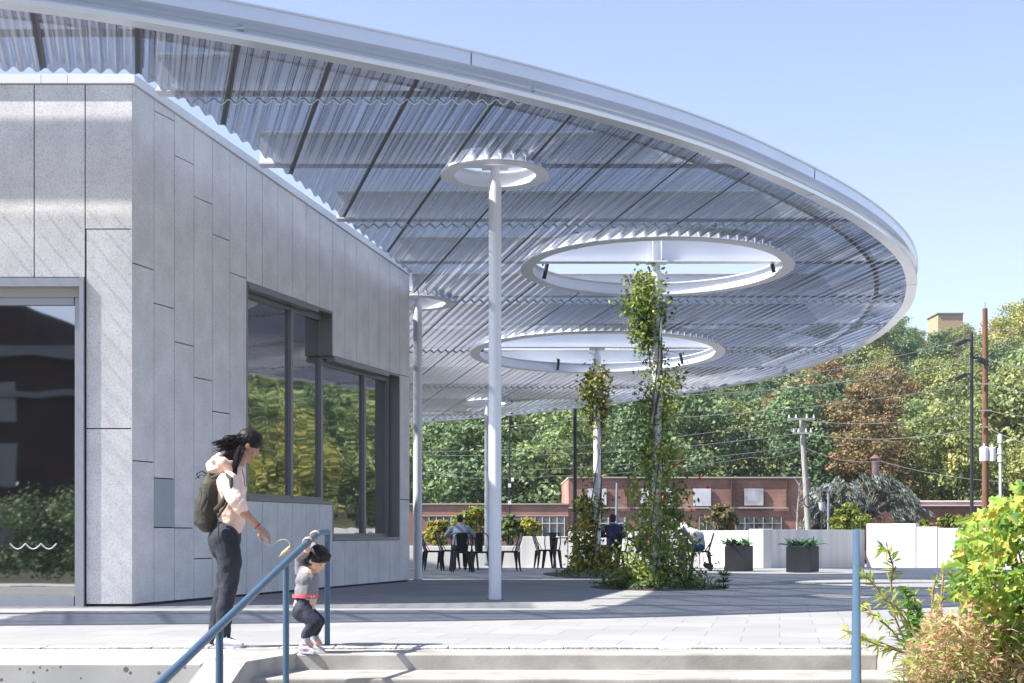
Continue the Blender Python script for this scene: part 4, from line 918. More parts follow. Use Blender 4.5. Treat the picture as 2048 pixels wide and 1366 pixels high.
# ---- the child, hanging from the rail
DC = 11.16
def Z(x, y, dd=0.0): return P(x, y, DC+dd)
KD = empty('person', (Z(610, 1300).x, DC, 0), 'toddler in a grey sweatshirt hanging by both hands from the blue handrail', 'person')
kc = Z(636, 1121, -.04); Rk = Matrix.Rotation(-PI/2-.62, 3, 'Z') @ Matrix.Rotation(-.62, 3, 'X')
railp = lambda y: Vector((-1.44-.0667*(11.10-y), y, zr-.05-.1744*(11.10-y)))
h1 = railp(10.98); h2 = railp(11.22) if False else Vector((-1.431, 11.25, zr-.026))
sA, sB = Z(603, 1146, .06), Z(626, 1142, .04)
pr = head_prims(kc, Rk, .88, True)
pr += [('c', Z(628, 1134, .0), .035, Z(620, 1146, .02), .04), ('c', Z(616, 1150), .065, Z(614, 1190), .075), ('c', Z(613, 1195), .078, Z(608, 1212), .078)]
eA = Z(600, 1112, .02); 
wA = h1+Vector((0, .01, -.055)); wB = h2+Vector((.0, .0, -.062)); eB = Z(629, 1108, .06)
pr += [('c', sA, .032, eA, .027), ('c', eA, .027, wA, .019), ('c', sB, .032, eB, .027), ('c', eB, .027, wB, .018)]
for wv, ht in ((wA, h1), (wB, h2)):
    # a fist over the rail: palm on the near side, four fingers over the top, thumb round the other side
    rd = Vector((.0667, 1, .174)).normalized(); side = Vector((-1, .05, 0)); rr = .031
    pr.append(('c', wv, .019, ht+side*.018+Vector((0, 0, -.022)), .021))
    for i in range(4):
        b = ht+rd*(.024-.0155*i); sc = [.9, 1, .95, .8][i]; prev = b+side*.028+Vector((0, 0, -.012))
        for an in (2.7, 2.0, 1.2, .55):
            if an < 1 and i == 3: continue
            q = b-side*(math.cos(an)*rr*1.0)*1.0+Vector((0, 0, math.sin(an)*rr)); pr.append(('c', prev, .0078*sc, q, .0070*sc)); prev = q
    q1 = ht+side*.022+rd*.03+Vector((0, 0, -.016)); q2 = ht-side*.012+rd*.034+Vector((0, 0, -.032)); pr += [('c', ht+side*.02+rd*.012+Vector((0, 0, -.022)), .010, q1, .009), ('c', q1, .009, q2, .0075)]
hpk = Z(606, 1222); k1, k2 = Z(630, 1244, -.09), Z(637, 1243, .06); a1, a2 = Z(611, 1275, -.07), Z(628, 1270, .10)
pr += [('c', hpk+Vector((0, -.05, 0)), .058, k1, .042), ('c', k1, .04, a1, .027), ('c', hpk+Vector((0, .05, 0)), .058, k2, .042), ('c', k2, .04, a2, .027), ('c', a1, .024, a1+Vector((.04, 0, -.06)), .02), ('c', a2, .024, a2+Vector((.04, 0, -.06)), .02)]
blob('body', pr, skin_k, KD, .0045, 2); face_parts(kc, Rk, .88, KD, True)
greyf = mat('grey_fleece', (.20, .195, .215), .9, var=.08, vscale=12, bump=.2, bscale=25)
sw = [('c', Z(614, 1146, .02), .062, Z(614, 1160, .0), .085, ((0, 1, 0), 1.1)), ('c', Z(616, 1160), .080, Z(613, 1186), .086, ((0, 1, 0), 1.05)), ('c', sA, .047, eA, .040), ('c', eA, .040, wA.lerp(eA, .28), .034), ('c', sB, .045, eB, .038), ('c', eB, .038, wB.lerp(eB, .25), .033), ('c', Z(612, 1184), .085, Z(611, 1189), .080)]
swt = blob('sweatshirt', sw, greyf, KD, .006, 3, .010, 22)
band = mat('coral_band', (.75, .10, .12), .8)
m = MB(); pts = [Z(612, 1196)+Vector((.083*math.cos(t), .083*math.sin(t), .010*math.cos(t))) for t in np.arange(0, 6.5, .3)]
bn = MB().lathe([(.084, .004), (.094, .004), (.094, .026), (.084, .026)], Z(611, 1196), 32)
bno = bn.build('waistband', band, KD, smooth=True)
m = MB()
for k_, (u, v, w_, h_) in enumerate([(-.95, .007, .012, .004), (-1.01, .013, .003, .016), (-.80, .013, .003, .016), (-.70, .013, .003, .016), (-.75, .020, .012, .003)]):
    a = Z(611, 1196)+Vector((.0950*math.cos(u), .0950*math.sin(u), v+.001)); m.box(a, (.004, w_, h_), rz=u)
m.build('lettering', white, bno)
navy = mat('navy_jersey', (.018, .022, .042), .8, var=.3, vscale=12, bump=.25, bscale=30)
blob('trousers', [('c', Z(610, 1203), .076, Z(606, 1224), .078, ((0, 1, 0), 1.1)), ('c', hpk+Vector((0, -.05, 0)), .068, k1, .050), ('c', k1, .050, a1+Vector((0, 0, .012)), .035), ('c', hpk+Vector((0, .05, 0)), .066, k2, .049), ('c', k2, .049, a2+Vector((0, 0, .012)), .035)], navy, KD, .006, 3, .012, 20)
sock = mat('grey_sock', (.35, .36, .4), .9)
m = MB(); m.tube([a1+Vector((0, 0, .03)), a1+Vector((.005, 0, -.03))], .031, 12); m.tube([a2+Vector((0, 0, .03)), a2+Vector((.005, 0, -.03))], .031, 12); m.build('sock', sock, KD, smooth=True)
s1 = shoe(Z(596, 1).x if False else P(597, 1, DC-.1).x, DC-.10, .15, .52, KD, yaw=-.35, pitch=.10, z=.012); shoe(P(616, 1, DC+.13).x, DC+.13, .15, .50, KD, yaw=-.2, pitch=.05, z=.004)
pink = mat('pink_mark', (.85, .12, .28), .5)
m = MB(); o = Vector((P(597, 1, DC-.1).x, DC-.10, .012)); Rz = Matrix.Rotation(-.35, 3, 'Z'); m.tube([o+Rz @ Vector((x, y, z)) for x, y, z in [(.035, -.0225, .032), (.048, -.0235, .022), (.060, -.0235, .024), (.098, -.021, .036)]], [.002, .0045, .0045, .001], 6); m.build('shoe_mark', pink, s1)
fk = lambda x, y, z: kc+Rk @ (Vector((x, y, z))*.88)
blob('hair', [('e', fk(0, -.018, .044), (.072, .082, .073), Rk), ('e', fk(0, -.040, .0), (.067, .056, .063), Rk), ('c', fk(-.04, .036, .070), .026, fk(.04, .036, .070), .026), ('c', fk(-.03, .062, .052), .014, fk(.03, .062, .052), .014), ('c', fk(.066, .01, .03), .018, fk(.068, .0, .0), .010), ('c', fk(-.066, .01, .03), .018, fk(-.068, .0, .0), .010)], hair_m, KD, .005, 2, .005, 50)
# ---- seated people
def seated(x, d, yaw, shirt, trs, label, sk=(.45, .28, .2), hairc=(.02, .015, .012), lean=.15, bag=False, armout=1.0):
    r = empty('person', (0, 0, 0), label, 'person'); sh = mat('shirt', shirt, .9, var=.1, vscale=8, bump=.2, bscale=20) if not callable(shirt) else shirt()
    tm = mat('trousers', trs, .85, var=.2, vscale=8); sk_ = skinmat('skin_seated', sk); hm = mat('hair_seated', hairc, .6)
    n = Vector((0, .10+lean*.4, 1.02)); hd = Vector((0, .15+lean*.5, 1.16)); R = Matrix.Rotation(-.2, 3, 'X'); pr = head_prims(hd, R, .98)
    pr += [('c', hd+Vector((0, -.01, -.07)), .052, n, .055), ('c', n, .09, (0, .0, .55), .10)]
    A = []
    for i in (-1, 1):
        s_ = n+Vector((i*.17, -.01, -.06)); e = Vector((i*(.20+.08*armout), .16+lean*.5, .80)); w = Vector((i*.12*armout, .42, .79)); A.append((s_, e, w)); pr += [('c', s_, .045, e, .038), ('c', e, .036, w, .025)]
        pr += hand_prims(w, Vector((-i*.3, 1, 0)), Vector((0, 0, 1)), .95, left=i)[0]; pr += [('c', (i*.09, .02, .52), .075, (i*.13, .42, .50), .055), ('c', (i*.13, .42, .50), .052, (i*.13, .40, .08), .038)]
    blob('body', pr, sk_, r, .012, 3)
    blob('shirt', [('c', n+Vector((0, -.01, -.06)), .12, (0, .03, .78), .135, ((1, 0, 0), 1.32)), ('c', (0, .03, .78), .135, (0, .0, .56), .135, ((1, 0, 0), 1.25))]+[('c', s_, .066, e, .056) for s_, e, w in A]+[('c', e, .054, w.lerp(e, .25), .045) for s_, e, w in A], sh, r, .014, 3, .015, 10)
    blob('trousers', [('c', (-.06, 0, .54), .12, (.06, 0, .54), .12)]+[q for i in (-1, 1) for q in (('c', (i*.09, .02, .53), .095, (i*.13, .42, .51), .075), ('c', (i*.13, .42, .51), .07, (i*.13, .40, .10), .055))], tm, r, .014, 3)
    blob('hair', [('e', hd+Vector((0, -.018, .045)), (.082, .098, .080), R), ('e', hd+Vector((0, -.045, .0)), (.074, .06, .08), R)], hm, r, .012, 2)
    for i in (-1, 1): blob('shoe', [('c', (i*.13, .38, .04), .042, (i*.14, .55, .035), .038)], black_m, r, .014, 2)
    r.location = ((x-CX)/F*d, d, 0.0); r.rotation_euler = (0, 0, math.radians(yaw)); return r
seated(921, 35.5, 5, (.36, .40, .50), (.03, .03, .035), 'man in a pale shirt seated with back to us by the first column', lean=.25, armout=1.5)
seated(1228, 34.7, 5, (.02, .03, .09), (.03, .03, .04), 'person in a navy jacket seated with back to us between the two vines', lean=.1)
seated(1283, 36.1, -100, (.16, .16, .15), (.10, .13, .2), 'person in a grey top seated side-on, mostly hidden behind the large vine', lean=.3)
def pattern():
    m_, n, l, p = newmat('patterned_shirt'); v = n.new('ShaderNodeTexVoronoi'); v.inputs['Scale'].default_value = 16; tc = n.new('ShaderNodeTexCoord'); l.new(tc.outputs['Object'], v.inputs[0])
    r = n.new('ShaderNodeValToRGB'); r.color_ramp.elements[0].position = .25; r.color_ramp.elements[1].position = .3; r.color_ramp.elements[0].color = (.08, .08, .15, 1); r.color_ramp.elements[1].color = (.6, .6, .66, 1)
    l.new(v.outputs['Distance'], r.inputs[0]); l.new(r.outputs[0], p.inputs['Base Color']); p.inputs['Roughness'].default_value = .9; return m_
seated(1399, 35.1, 75, pattern, (.03, .10, .28), 'person in white patterned shirt and blue jeans seated right of the large vine', lean=.7)
HB = empty('handbag', P(1415, 1120, 34.6), 'small black handbag hanging by its straps from the chair right of the vine', 'bag')
blob('bag', [('c', P(1411, 1130, 34.6), .06, P(1420, 1134, 34.6), .07, ((0, 1, 0), .5))], mat('black_leather', (.01, .01, .012), .5), HB, .012, 2)
m = MB(); m.tube([P(1408, 1127, 34.6), P(1405, 1100, 34.65), P(1408, 1090, 34.7)], .008, 5); m.tube([P(1420, 1127, 34.55), P(1411, 1103, 34.6), P(1408, 1092, 34.65)], .008, 5); m.build('strap', joint_m, HB)
# ================================================================ VEGETATION
def rhomb(c, a, b, n_, fold=0.0):
    """leaf rhombs: centres c, half-length vectors a, half-width vectors b"""
    return np.stack([c-a, c+b-a*.1, c+a, c-b-a*.1], axis=1)
def rdir(r, k):
    v = r.normal(size=(k, 3)); return v/np.linalg.norm(v, axis=1, keepdims=True)
def leaves_at(c, size, r, asp=.5, droop=0.0, out=None, flat=0.0):
    k = len(c); a = rdir(r, k)
    if out is not None: a = a*.6+out; 
    a[:, 2] -= droop; a /= np.linalg.norm(a, axis=1, keepdims=True)
    nrm = rdir(r, k); nrm[:, 2] += flat; b = np.cross(a, nrm); b /= (np.linalg.norm(b, axis=1, keepdims=True)+1e-6)
    s = size*r.uniform(.6, 1.3, (k, 1)); return rhomb(c, a*s, b*s*asp, None)
DKG = [(0.043, 0.087, 0.04), (0.078, 0.143, 0.058), (0.127, 0.206, 0.084), (0.201, 0.288, 0.113)]
MDG = [(0.077, 0.138, 0.053), (0.144, 0.226, 0.083), (0.233, 0.323, 0.119), (0.331, 0.422, 0.157)]
OLV = [(0.084, 0.13, 0.046), (0.167, 0.229, 0.074), (0.282, 0.328, 0.107), (0.429, 0.412, 0.134)]
YEL = [(0.117, 0.161, 0.048), (0.246, 0.29, 0.08), (0.438, 0.423, 0.109), (0.6, 0.554, 0.135)]
RST = [(.085, .10, .04), (.17, .145, .055), (.27, .17, .07), (.34, .20, .085)]
BRN = [(0.145, 0.117, 0.089), (0.257, 0.201, 0.142), (0.354, 0.268, 0.196), (0.449, 0.334, 0.234)]
PAL = {'dark': leafmat('leaf_dark', DKG, .35, .25, perobj=.10), 'mid': leafmat('leaf_mid', MDG, .35, .3, perobj=.10), 'olive': leafmat('leaf_olive', OLV, .3, .3, perobj=.10),
       'yellow': leafmat('leaf_yellow', YEL, .3, .35, perobj=.06), 'rust': leafmat('leaf_rust', RST, .3, .3, perobj=.06), 'bare': leafmat('leaf_brown', BRN, .4, .2, perobj=.05)}
def leaves_n(c, nrm, size, r, asp=.6):
    k = len(c); n = nrm+rdir(r, k)*.75; n /= np.linalg.norm(n, axis=1, keepdims=True); a = np.cross(n, rdir(r, k)); a /= (np.linalg.norm(a, axis=1, keepdims=True)+1e-6); b = np.cross(n, a)
    s = size*r.uniform(.6, 1.3, (k, 1)); return rhomb(c, a*s, b*s*asp, None)
def crown_mesh(seed, hgt, rad, nclump, per, leaf, wisp=1.0):
    r = np.random.default_rng(seed); out = []
    cc = []
    while len(cc) < nclump:
        p = r.uniform(-1, 1, 3); q = np.linalg.norm(p)
        if q > 1 or q < .35: continue
        # lumpy egg shape
        z = p[2]; w = math.sqrt(max(0, 1-max(0, z)**2*.6)); cc.append((p[0]*rad*w*(1-.12*z), p[1]*rad*w*(1-.12*z), hgt*.56+z*hgt*.44))
    for c in cc:
        R_ = rad*r.uniform(.18, .34); k = int(per*r.uniform(.7, 1.3))
        v = rdir(r, k); rr = r.uniform(.55, 1.0, (k, 1))**.5*R_*(1+.25*r.normal(size=(k, 1))*wisp); p = np.array(c)+v*rr*np.array([1.15, 1.15, .72])
        out.append(leaves_n(p, v+np.array((0, 0, .35)), leaf, r, .62))
    return np.concatenate(out)
def trunk_mb(hgt, rad, seed, r0=.22):
    r = random.Random(seed); m = MB(); top = Vector((r.uniform(-.4, .4), r.uniform(-.4, .4), hgt*.62)); m.tube([(0, 0, -1.0), (0, 0, hgt*.25), top*.75, top], [r0*1.2, r0*.9, r0*.55, r0*.25], 7)
    for i in range(7):
        a = i*2.4+r.random(); s = Vector((0, 0, hgt*(.25+.05*i))); e = s+Vector((math.cos(a)*rad*.75, math.sin(a)*rad*.75, hgt*.28*r.uniform(.6, 1.1))); m.tube([s, s.lerp(e, .5)+Vector((0, 0, .25)), e], [r0*.45, r0*.3, r0*.08], 5)
    return m
def tree_proto(pal, seed, hgt=10.5, rad=4.3, n=62, per=150, leaf=.165, wisp=1.0):
    e = empty('hillside_tree', (0, 0, 0)); quads('crown', crown_mesh(seed, hgt, rad, n, per, leaf, wisp), PAL[pal], e); trunk_mb(hgt, rad, seed).build('trunk', bark, e); index(e); return e
LAB = {'dark': 'dark green broadleaf tree on the wooded hillside', 'mid': 'mid green leafy tree on the wooded hillside', 'olive': 'olive green tree turning yellow on the wooded hillside', 'yellow': 'golden yellow autumn tree on the wooded hillside',
       'rust': 'rusty orange-brown autumn tree on the wooded hillside', 'bare': 'thin brownish half-bare tree on the wooded hillside'}
protos = {}; used = set()
for i, (pal, seeds) in enumerate([('dark', 3), ('mid', 3), ('olive', 2), ('yellow', 1), ('rust', 1), ('bare', 1)]):
    protos[pal] = [tree_proto(pal, 11+i*7+j, 10.5+j*.8, 4.3-.3*j, 66 if pal != 'bare' else 40, 165 if pal != 'bare' else 70, .165, 1.0) for j in range(seeds)]
rt = random.Random(22); ntree = 0
def put_tree(pal, x, y, s, z=None, rz=None, lab=None):
    global ntree
    ps_ = protos[pal]; p = ps_[rt.randrange(len(ps_))]
    o = copy_tree(p) if p.name in used else p; used.add(p.name)
    o.location = (x, y, (hill(x, y) if z is None else z)); o.scale = (s*rt.uniform(.9, 1.15), s*rt.uniform(.9, 1.15), s*rt.uniform(.9, 1.12)); o.rotation_euler = (0, 0, rt.uniform(0, 6.28) if rz is None else rz)
    q_ = CX+x/y*F; wh = ('low on the slope' if y < 165 else 'halfway up the slope' if y < 235 else 'near the ridge')+(', behind the columns' if q_ < 1260 else ', right of the tall vine' if q_ < 1640 else ', behind the cedar' if q_ < 1880 else ', around the tall poles' if q_ < 2070 else ', beyond the right edge')
    tag(o, lab or LAB[pal].replace(' on the wooded hillside', ' '+wh), 'tree', None if lab else pal+' trees '+wh); ntree += 1; return o
def pick(px, py, far):
    u = rt.random()
    if py < 700 and px > 1850: return rt.choice(['olive', 'yellow', 'mid', 'bare', 'olive', 'bare'])
    if px > 1780 and 880 < py < 1010: return rt.choice(['yellow', 'olive', 'olive', 'dark', 'mid'])
    if 1640 < px < 1800 and 770 < py < 900: return rt.choice(['rust', 'rust', 'olive'])
    if px < 1250: return rt.choice(['mid', 'mid', 'dark', 'dark', 'olive'])
    return 'dark' if u < .38 else 'mid' if u < .70 else 'olive' if u < .93 else 'yellow' if u < .955 else 'rust'
row = 0
y = 116
while y < 312 and ntree < 262:
    x = -.085*y; step0 = 7.2 if y < 200 else 8.2
    while x < .95*y:
        px_ = CX+x/y*F; infr = px_ < 2080
        if y > 225 and px_ < 1250 : x += step0; continue
        z = hill(x, y); py_ = HY-(z+7-H)/y*F
        hidden = (1260 < px_ < 1500 and py_ < 740)
        if not hidden and not (1670 < px_ < 1830 and y < 128) and not (1850 < px_ < 1945 and y > 232): put_tree(pick(px_, py_, y), x+rt.uniform(-1.8, 1.8), y+rt.uniform(-4, 4), rt.uniform(.85, 1.28) if infr else rt.uniform(1.1, 1.5))
        x += step0*rt.uniform(.8, 1.2) if infr else 19
    y += 15.5; row += 1
for px_, py_, d, s, pal, lb in [(1748, 885, 113, .66, 'rust', 'rust-orange tree whose crown stands right behind the chimney cap'), (1902, 664, 292, .6, 'olive', 'small olive tree in front of the middle of the tan ridge house'), (1872, 662, 290, .75, 'bare', 'brownish half-bare tree just below the tan ridge house'), (1928, 660, 290, .7, 'olive', 'small olive tree just below the right corner of the tan ridge house'), (1725, 830, 124, .85, 'rust', 'big rust-orange tree rising behind the chimney stack'), (1680, 870, 124, .9, 'rust', 'orange-green tree just left of the chimney stack'), (1900, 960, 116, .75, 'yellow', 'low yellow tree behind the brick wing, left of the black floodlight pole'),
        (1600, 850, 126, 1.3, 'dark', 'big dark green tree behind the top of the grey utility pole'), (1470, 850, 128, 1.15, 'olive', 'olive green tree behind the brick building, right of the tall vine')]:
    a = P(px_, py_, d); put_tree(pal, a.x, d, s, a.z-(8 if d < 200 else 9.5)*s if py_ < 950 else -1.5, lab=lb)
for ps_ in protos.values():
    for p in ps_:
        if p.name not in used: put_tree(next(k for k, v in protos.items() if p in v), 60+rt.uniform(-5, 5), 150, 1)
print('trees', ntree)
# ---- shrubs behind the concrete wall
def shrub(name, x, yb, yt, w, d, pal, seed, label, cat='shrub', leaf=.07, n=26, per=80, asp=.5):
    """x, yb, yt, w in photo pixels"""
    a = P(x, yb, d); hg = (yb-yt)/F*d; rd = w/2/F*d; e = empty(name, a, label, cat)
    V = crown_mesh(seed, hg, rd, n, per, leaf); V = V+np.array([a.x, a.y, a.z]); quads('foliage', V, pal, e)
    m = MB(); r = random.Random(seed)
    for i in range(6): m.tube([a+Vector((0, 0, -.3)), a+Vector((r.uniform(-.5, .5)*rd, r.uniform(-.5, .5)*rd, hg*.45)), a+Vector((r.uniform(-1, 1)*rd*.7, r.uniform(-1, 1)*rd*.7, hg*.85))], [.03, .02, .006], 5)
    m.build('stems', bark, e); return e
ylw = leafmat('yellow_shrub', [(.12, .15, .03), (.30, .29, .05), (.50, .42, .07)], 2.5, .4)
grn = leafmat('green_shrub', [(.03, .07, .02), (.08, .15, .03), (.18, .24, .04)], 2.5, .35)
gyl = leafmat('green_yellow_shrub', [(.06, .11, .02), (.18, .24, .035), (.36, .34, .05)], 2.5, .4)
prp = leafmat('purplish_shrub', [(.06, .07, .03), (.14, .13, .06), (.22, .20, .07)], 2.5, .35)
shrub('shrub', 874, 1100, 1035, 52, 51, ylw, 1, 'yellow shrub behind the wall at the left, beside the building corner')
shrub('shrub', 948, 1100, 1015, 80, 52, gyl, 2, 'green and yellow feathery shrub behind the seated man')
shrub('shrub', 1018, 1095, 1032, 50, 51, grn, 3, 'green shrub behind the wall just right of the first column')
shrub('shrub', 1056, 1092, 1038, 56, 51, ylw, 4, 'bright yellow shrub behind the wall left of the black pole')
shrub('shrub', 1170, 1090, 990, 60, 50, prp, 5, 'tall thin olive shrub behind the left-hand vine')
shrub('shrub', 1440, 1075, 1008, 66, 56, prp, 6, 'thin greenish-brown sapling rising over the wall behind the left planter')
shrub('shrub', 1702, 1075, 1012, 78, 56, gyl, 7, 'yellow-green shrub rising over the wall in front of the cedar', n=34)
shrub('shrub', 1848, 1072, 1040, 30, 56, gyl, 8, 'small yellow-green sprig above the wall before the brick wing')
shrub('shrub', 1897, 1072, 1025, 40, 56, gyl, 9, 'small yellow-green shrub above the wall near the right-hand bush')
# ---- weeping cedar
ced = empty('cedar_tree', P(1720, 1060, 78), 'wide drooping blue-grey cedar in front of the old brick building', 'tree'); r = np.random.default_rng(3)
cedm = leafmat('cedar_needles', [(.10, .12, .10), (.19, .22, .19), (.30, .33, .28)], 1.2, .1)
out = []; c0 = P(1720, 1062, 78); mbt = MB()
for i in range(74):
    px_ = r.uniform(1622, 1832); tt = abs((px_-1720)/110)
    top = 945+r.uniform(0, 24)+(48 if px_ > 1775 else 0)*((px_-1775)/60 if px_ > 1775 else 0)+(30*(1650-px_)/30 if px_ < 1650 else 0)
    yy = top+r.uniform(0, 1)**1.3*70; dd = 78+r.uniform(-2, 2)
    s = np.array(P(px_, min(yy, 1045), dd)); dirx = (1 if px_ > 1700 else -1)*r.uniform(.3, 1.0)
    for j in range(3):
        L_ = r.uniform(.5, 1.1); e = s+np.array((dirx*L_*r.uniform(.4, 1.2), r.uniform(-.4, .4), -L_*r.uniform(.05, .55))); k = 70
        t = r.uniform(0, 1, (k, 1)); c = s+(e-s)*t+np.array((0, 0, -.25))*t*t+r.normal(size=(k, 3))*.07
        a = (e-s)/np.linalg.norm(e-s)*.6+rdir(r, k)*.4+np.array((0, 0, -.5)); a /= np.linalg.norm(a, axis=1, keepdims=True); b = np.cross(a, rdir(r, k)); b /= np.linalg.norm(b, axis=1, keepdims=True)
        out.append(rhomb(c, a*.14, b*.028, None))
    if i % 3 == 0: mbt.tube([c0+Vector((0, 0, .4)), c0.lerp(Vector(s), .6)+Vector((0, 0, .7)), Vector(s)], [.10, .06, .02], 5)
quads('needles', np.concatenate(out), cedm, ced); mbt.tube([c0-Vector((0, 0, 1)), c0+Vector((0, 0, .5)), P(1712, 985, 78)], [.3, .25, .1], 8); mbt.build('trunk', bark, ced)
bt = empty('bare_sapling', P(1594, 1062, 74), 'leafless pale thin sapling left of the grey utility pole', 'tree'); m = MB(); rr_ = random.Random(4)
m.tube([P(1594, 1064, 74), P(1595, 1020, 74), P(1599, 965, 74)], [.05, .03, .008], 5)
for i in range(16):
    y_ = 1045-i*5; s = P(1595+i*.2, y_, 74); m.tube([s, s+Vector((rr_.uniform(-.6, .6), rr_.uniform(-.3, .3), rr_.uniform(.4, .8)))], [.014, .004], 4)
m.build('trunk', mat('pale_bark', (.4, .38, .34), .9), bt)
# ---- vines on two columns
def vine(cx, cy, prof, n, leafm, label, seed, size):
    """prof: (z, dx centre, half width) list"""
    r = np.random.default_rng(seed); e = empty('climbing_vine', (cx, cy, 0), label, 'vine'); zs = np.array([p[0] for p in prof]); dx = np.array([p[1] for p in prof]); hw = np.array([p[2] for p in prof]); den = np.array([p[3] for p in prof])
    cum = np.cumsum(den*hw); cum = cum/cum[-1]; ncl = n//9
    z = np.interp(r.uniform(0, 1, ncl), cum, zs); c0_ = np.interp(z, zs, dx); w = np.interp(z, zs, hw)
    ang = r.uniform(0, 2*PI, ncl); rad = w*np.sqrt(r.uniform(0.0, 1, ncl))*(1+.15*r.normal(size=ncl)); C_ = np.stack([cx+c0_+rad*np.cos(ang), cy+rad*np.sin(ang)*.8, z], 1)
    C_ = np.repeat(C_, 9, 0)+r.normal(size=(ncl*9, 3))*np.array((.085, .085, .095)); C_[:, 2] = np.maximum(C_[:, 2], .03)
    V = leaves_at(C_, size, r, .5, .5, flat=.4); quads('foliage', V, leafm, e)
    m = MB(); rr = random.Random(seed)
    for k_ in range(5):
        ph = rr.uniform(0, 6); pts = [(cx+.115*math.cos(ph+z_*1.3)+np.interp(z_, zs, dx)*.25, cy+.115*math.sin(ph+z_*1.3), z_) for z_ in np.arange(0, prof[-1][0]-.2, .22)]; m.tube(pts, .011, 5)
    for k_ in range(46):
        z_ = rr.uniform(.2, prof[-1][0]-.3); w_ = float(np.interp(z_, zs, hw)); a = rr.uniform(0, 6.28); c_ = float(np.interp(z_, zs, dx)); s = Vector((cx, cy, z_)); en = Vector((cx+c_+w_*1.1*math.cos(a), cy+w_*math.sin(a), z_+rr.uniform(-.3, .35))); m.tube([s, s.lerp(en, .6)+Vector((0, 0, .10)), en], [.008, .006, .003], 4)
    m.build('stem', bark, e); return e
vm = leafmat('vine_leaf', [(.05, .10, .025), (.12, .21, .045), (.26, .34, .07), (.42, .45, .11)], 1.6, .4, fine=1)
vm2 = leafmat('vine_leaf_light', [(.04, .075, .018), (.12, .17, .035), (.26, .28, .05), (.40, .30, .06)], 1.8, .4)
k2 = F/25.4
def zz2(y): return H+(HY-y)/k2
v2 = vine(2.37, 25.4, [(0.02, .0, .80, .5), (.25, .05, .66, .9), (.7, .05, .55, 1.0), (1.2, .05, .48, .9), (zz2(960), .02, .45, .9), (zz2(900), -.02, .36, .8), (zz2(850), .0, .30, .6), (zz2(800), .03, .36, .45), (zz2(745), .02, .42, .45), (zz2(705), -.05, .22, .35), (zz2(680), -.14, .13, .7), (zz2(650), -.20, .22, .8), (zz2(610), -.18, .38, .9), (zz2(580), -.16, .32, .8), (zz2(556), -.14, .20, .6), (zz2(545), -.1, .06, .3)], 9000, vm, 'leafy vine with a few red flowers, tallest, climbing the right-hand column', 31, .045)
m = MB(); rr_ = random.Random(9)
for x, y in [(1399, 957), (1415, 975), (1318, 987), (1384, 1023), (1296, 1079), (1362, 918), (1353, 930), (1329, 1000)]:
    c = P(x, y, 24.95)
    for q in range(5): a = q*1.26; m.add([c, c+Vector((math.cos(a)*.026, -.02, math.sin(a)*.026)), c+Vector((math.cos(a+.6)*.03, -.03, math.sin(a+.6)*.03)), c+Vector((math.cos(a+1.1)*.022, -.01, math.sin(a+1.1)*.022))], [(0, 1, 2, 3)])
m.build('flower', mat('red_flower', (.75, .04, .02), .6), v2)
k3 = F/33.95
def zz3(y): return H+(HY-y)/k3
vine(1.865, 33.95, [(0.02, -.05, .62, .4), (.25, -.12, .48, .8), (.6, -.18, .38, .8), (1.1, -.2, .34, .7), (zz3(1000), -.1, .30, .55), (zz3(930), 0, .14, .3), (zz3(860), .02, .13, .35), (zz3(825), -.03, .20, .6), (zz3(790), -.06, .30, .9), (zz3(760), -.03, .30, .9), (zz3(735), .04, .20, .7), (zz3(722), .03, .06, .3)], 4600, vm2, 'shorter yellow-green vine, half bare, on the column further back', 33, .055)
# low plants in the beds
gm = leafmat('bed_plants', [(.015, .04, .012), (.04, .08, .02), (.08, .13, .03)], 3, .3)
tag(quads('ground_cover', blades(330, (2.30, 24.1, .01), (.80, .9), .20, .026, 41, .8, curve=.3), gm), kind='stuff')
tag(quads('ground_cover', blades(230, (1.78, 31.6, .01), (.9, 2.0), .18, .026, 42, .8, curve=.3), gm), kind='stuff')
wd = empty('weed_sprig', (P(1447, 1182, 23.2).x, 23.2, 0), 'upright green weed at the right tip of the soil bed', 'weed'); quads('leaves', np.concatenate([blades(40, (P(1447, 1, 23.2).x, 23.2, z_), (.02, .02), .16, .022, 50+int(z_*100), 1.0, curve=.2, upmin=.1) for z_ in (.02, .12, .22)]), gm, wd); MB().tube([(P(1447, 1, 23.2).x, 23.2, 0), (P(1449, 1, 23.2).x, 23.2, .36)], .006, 5).build('stem', gm, wd)
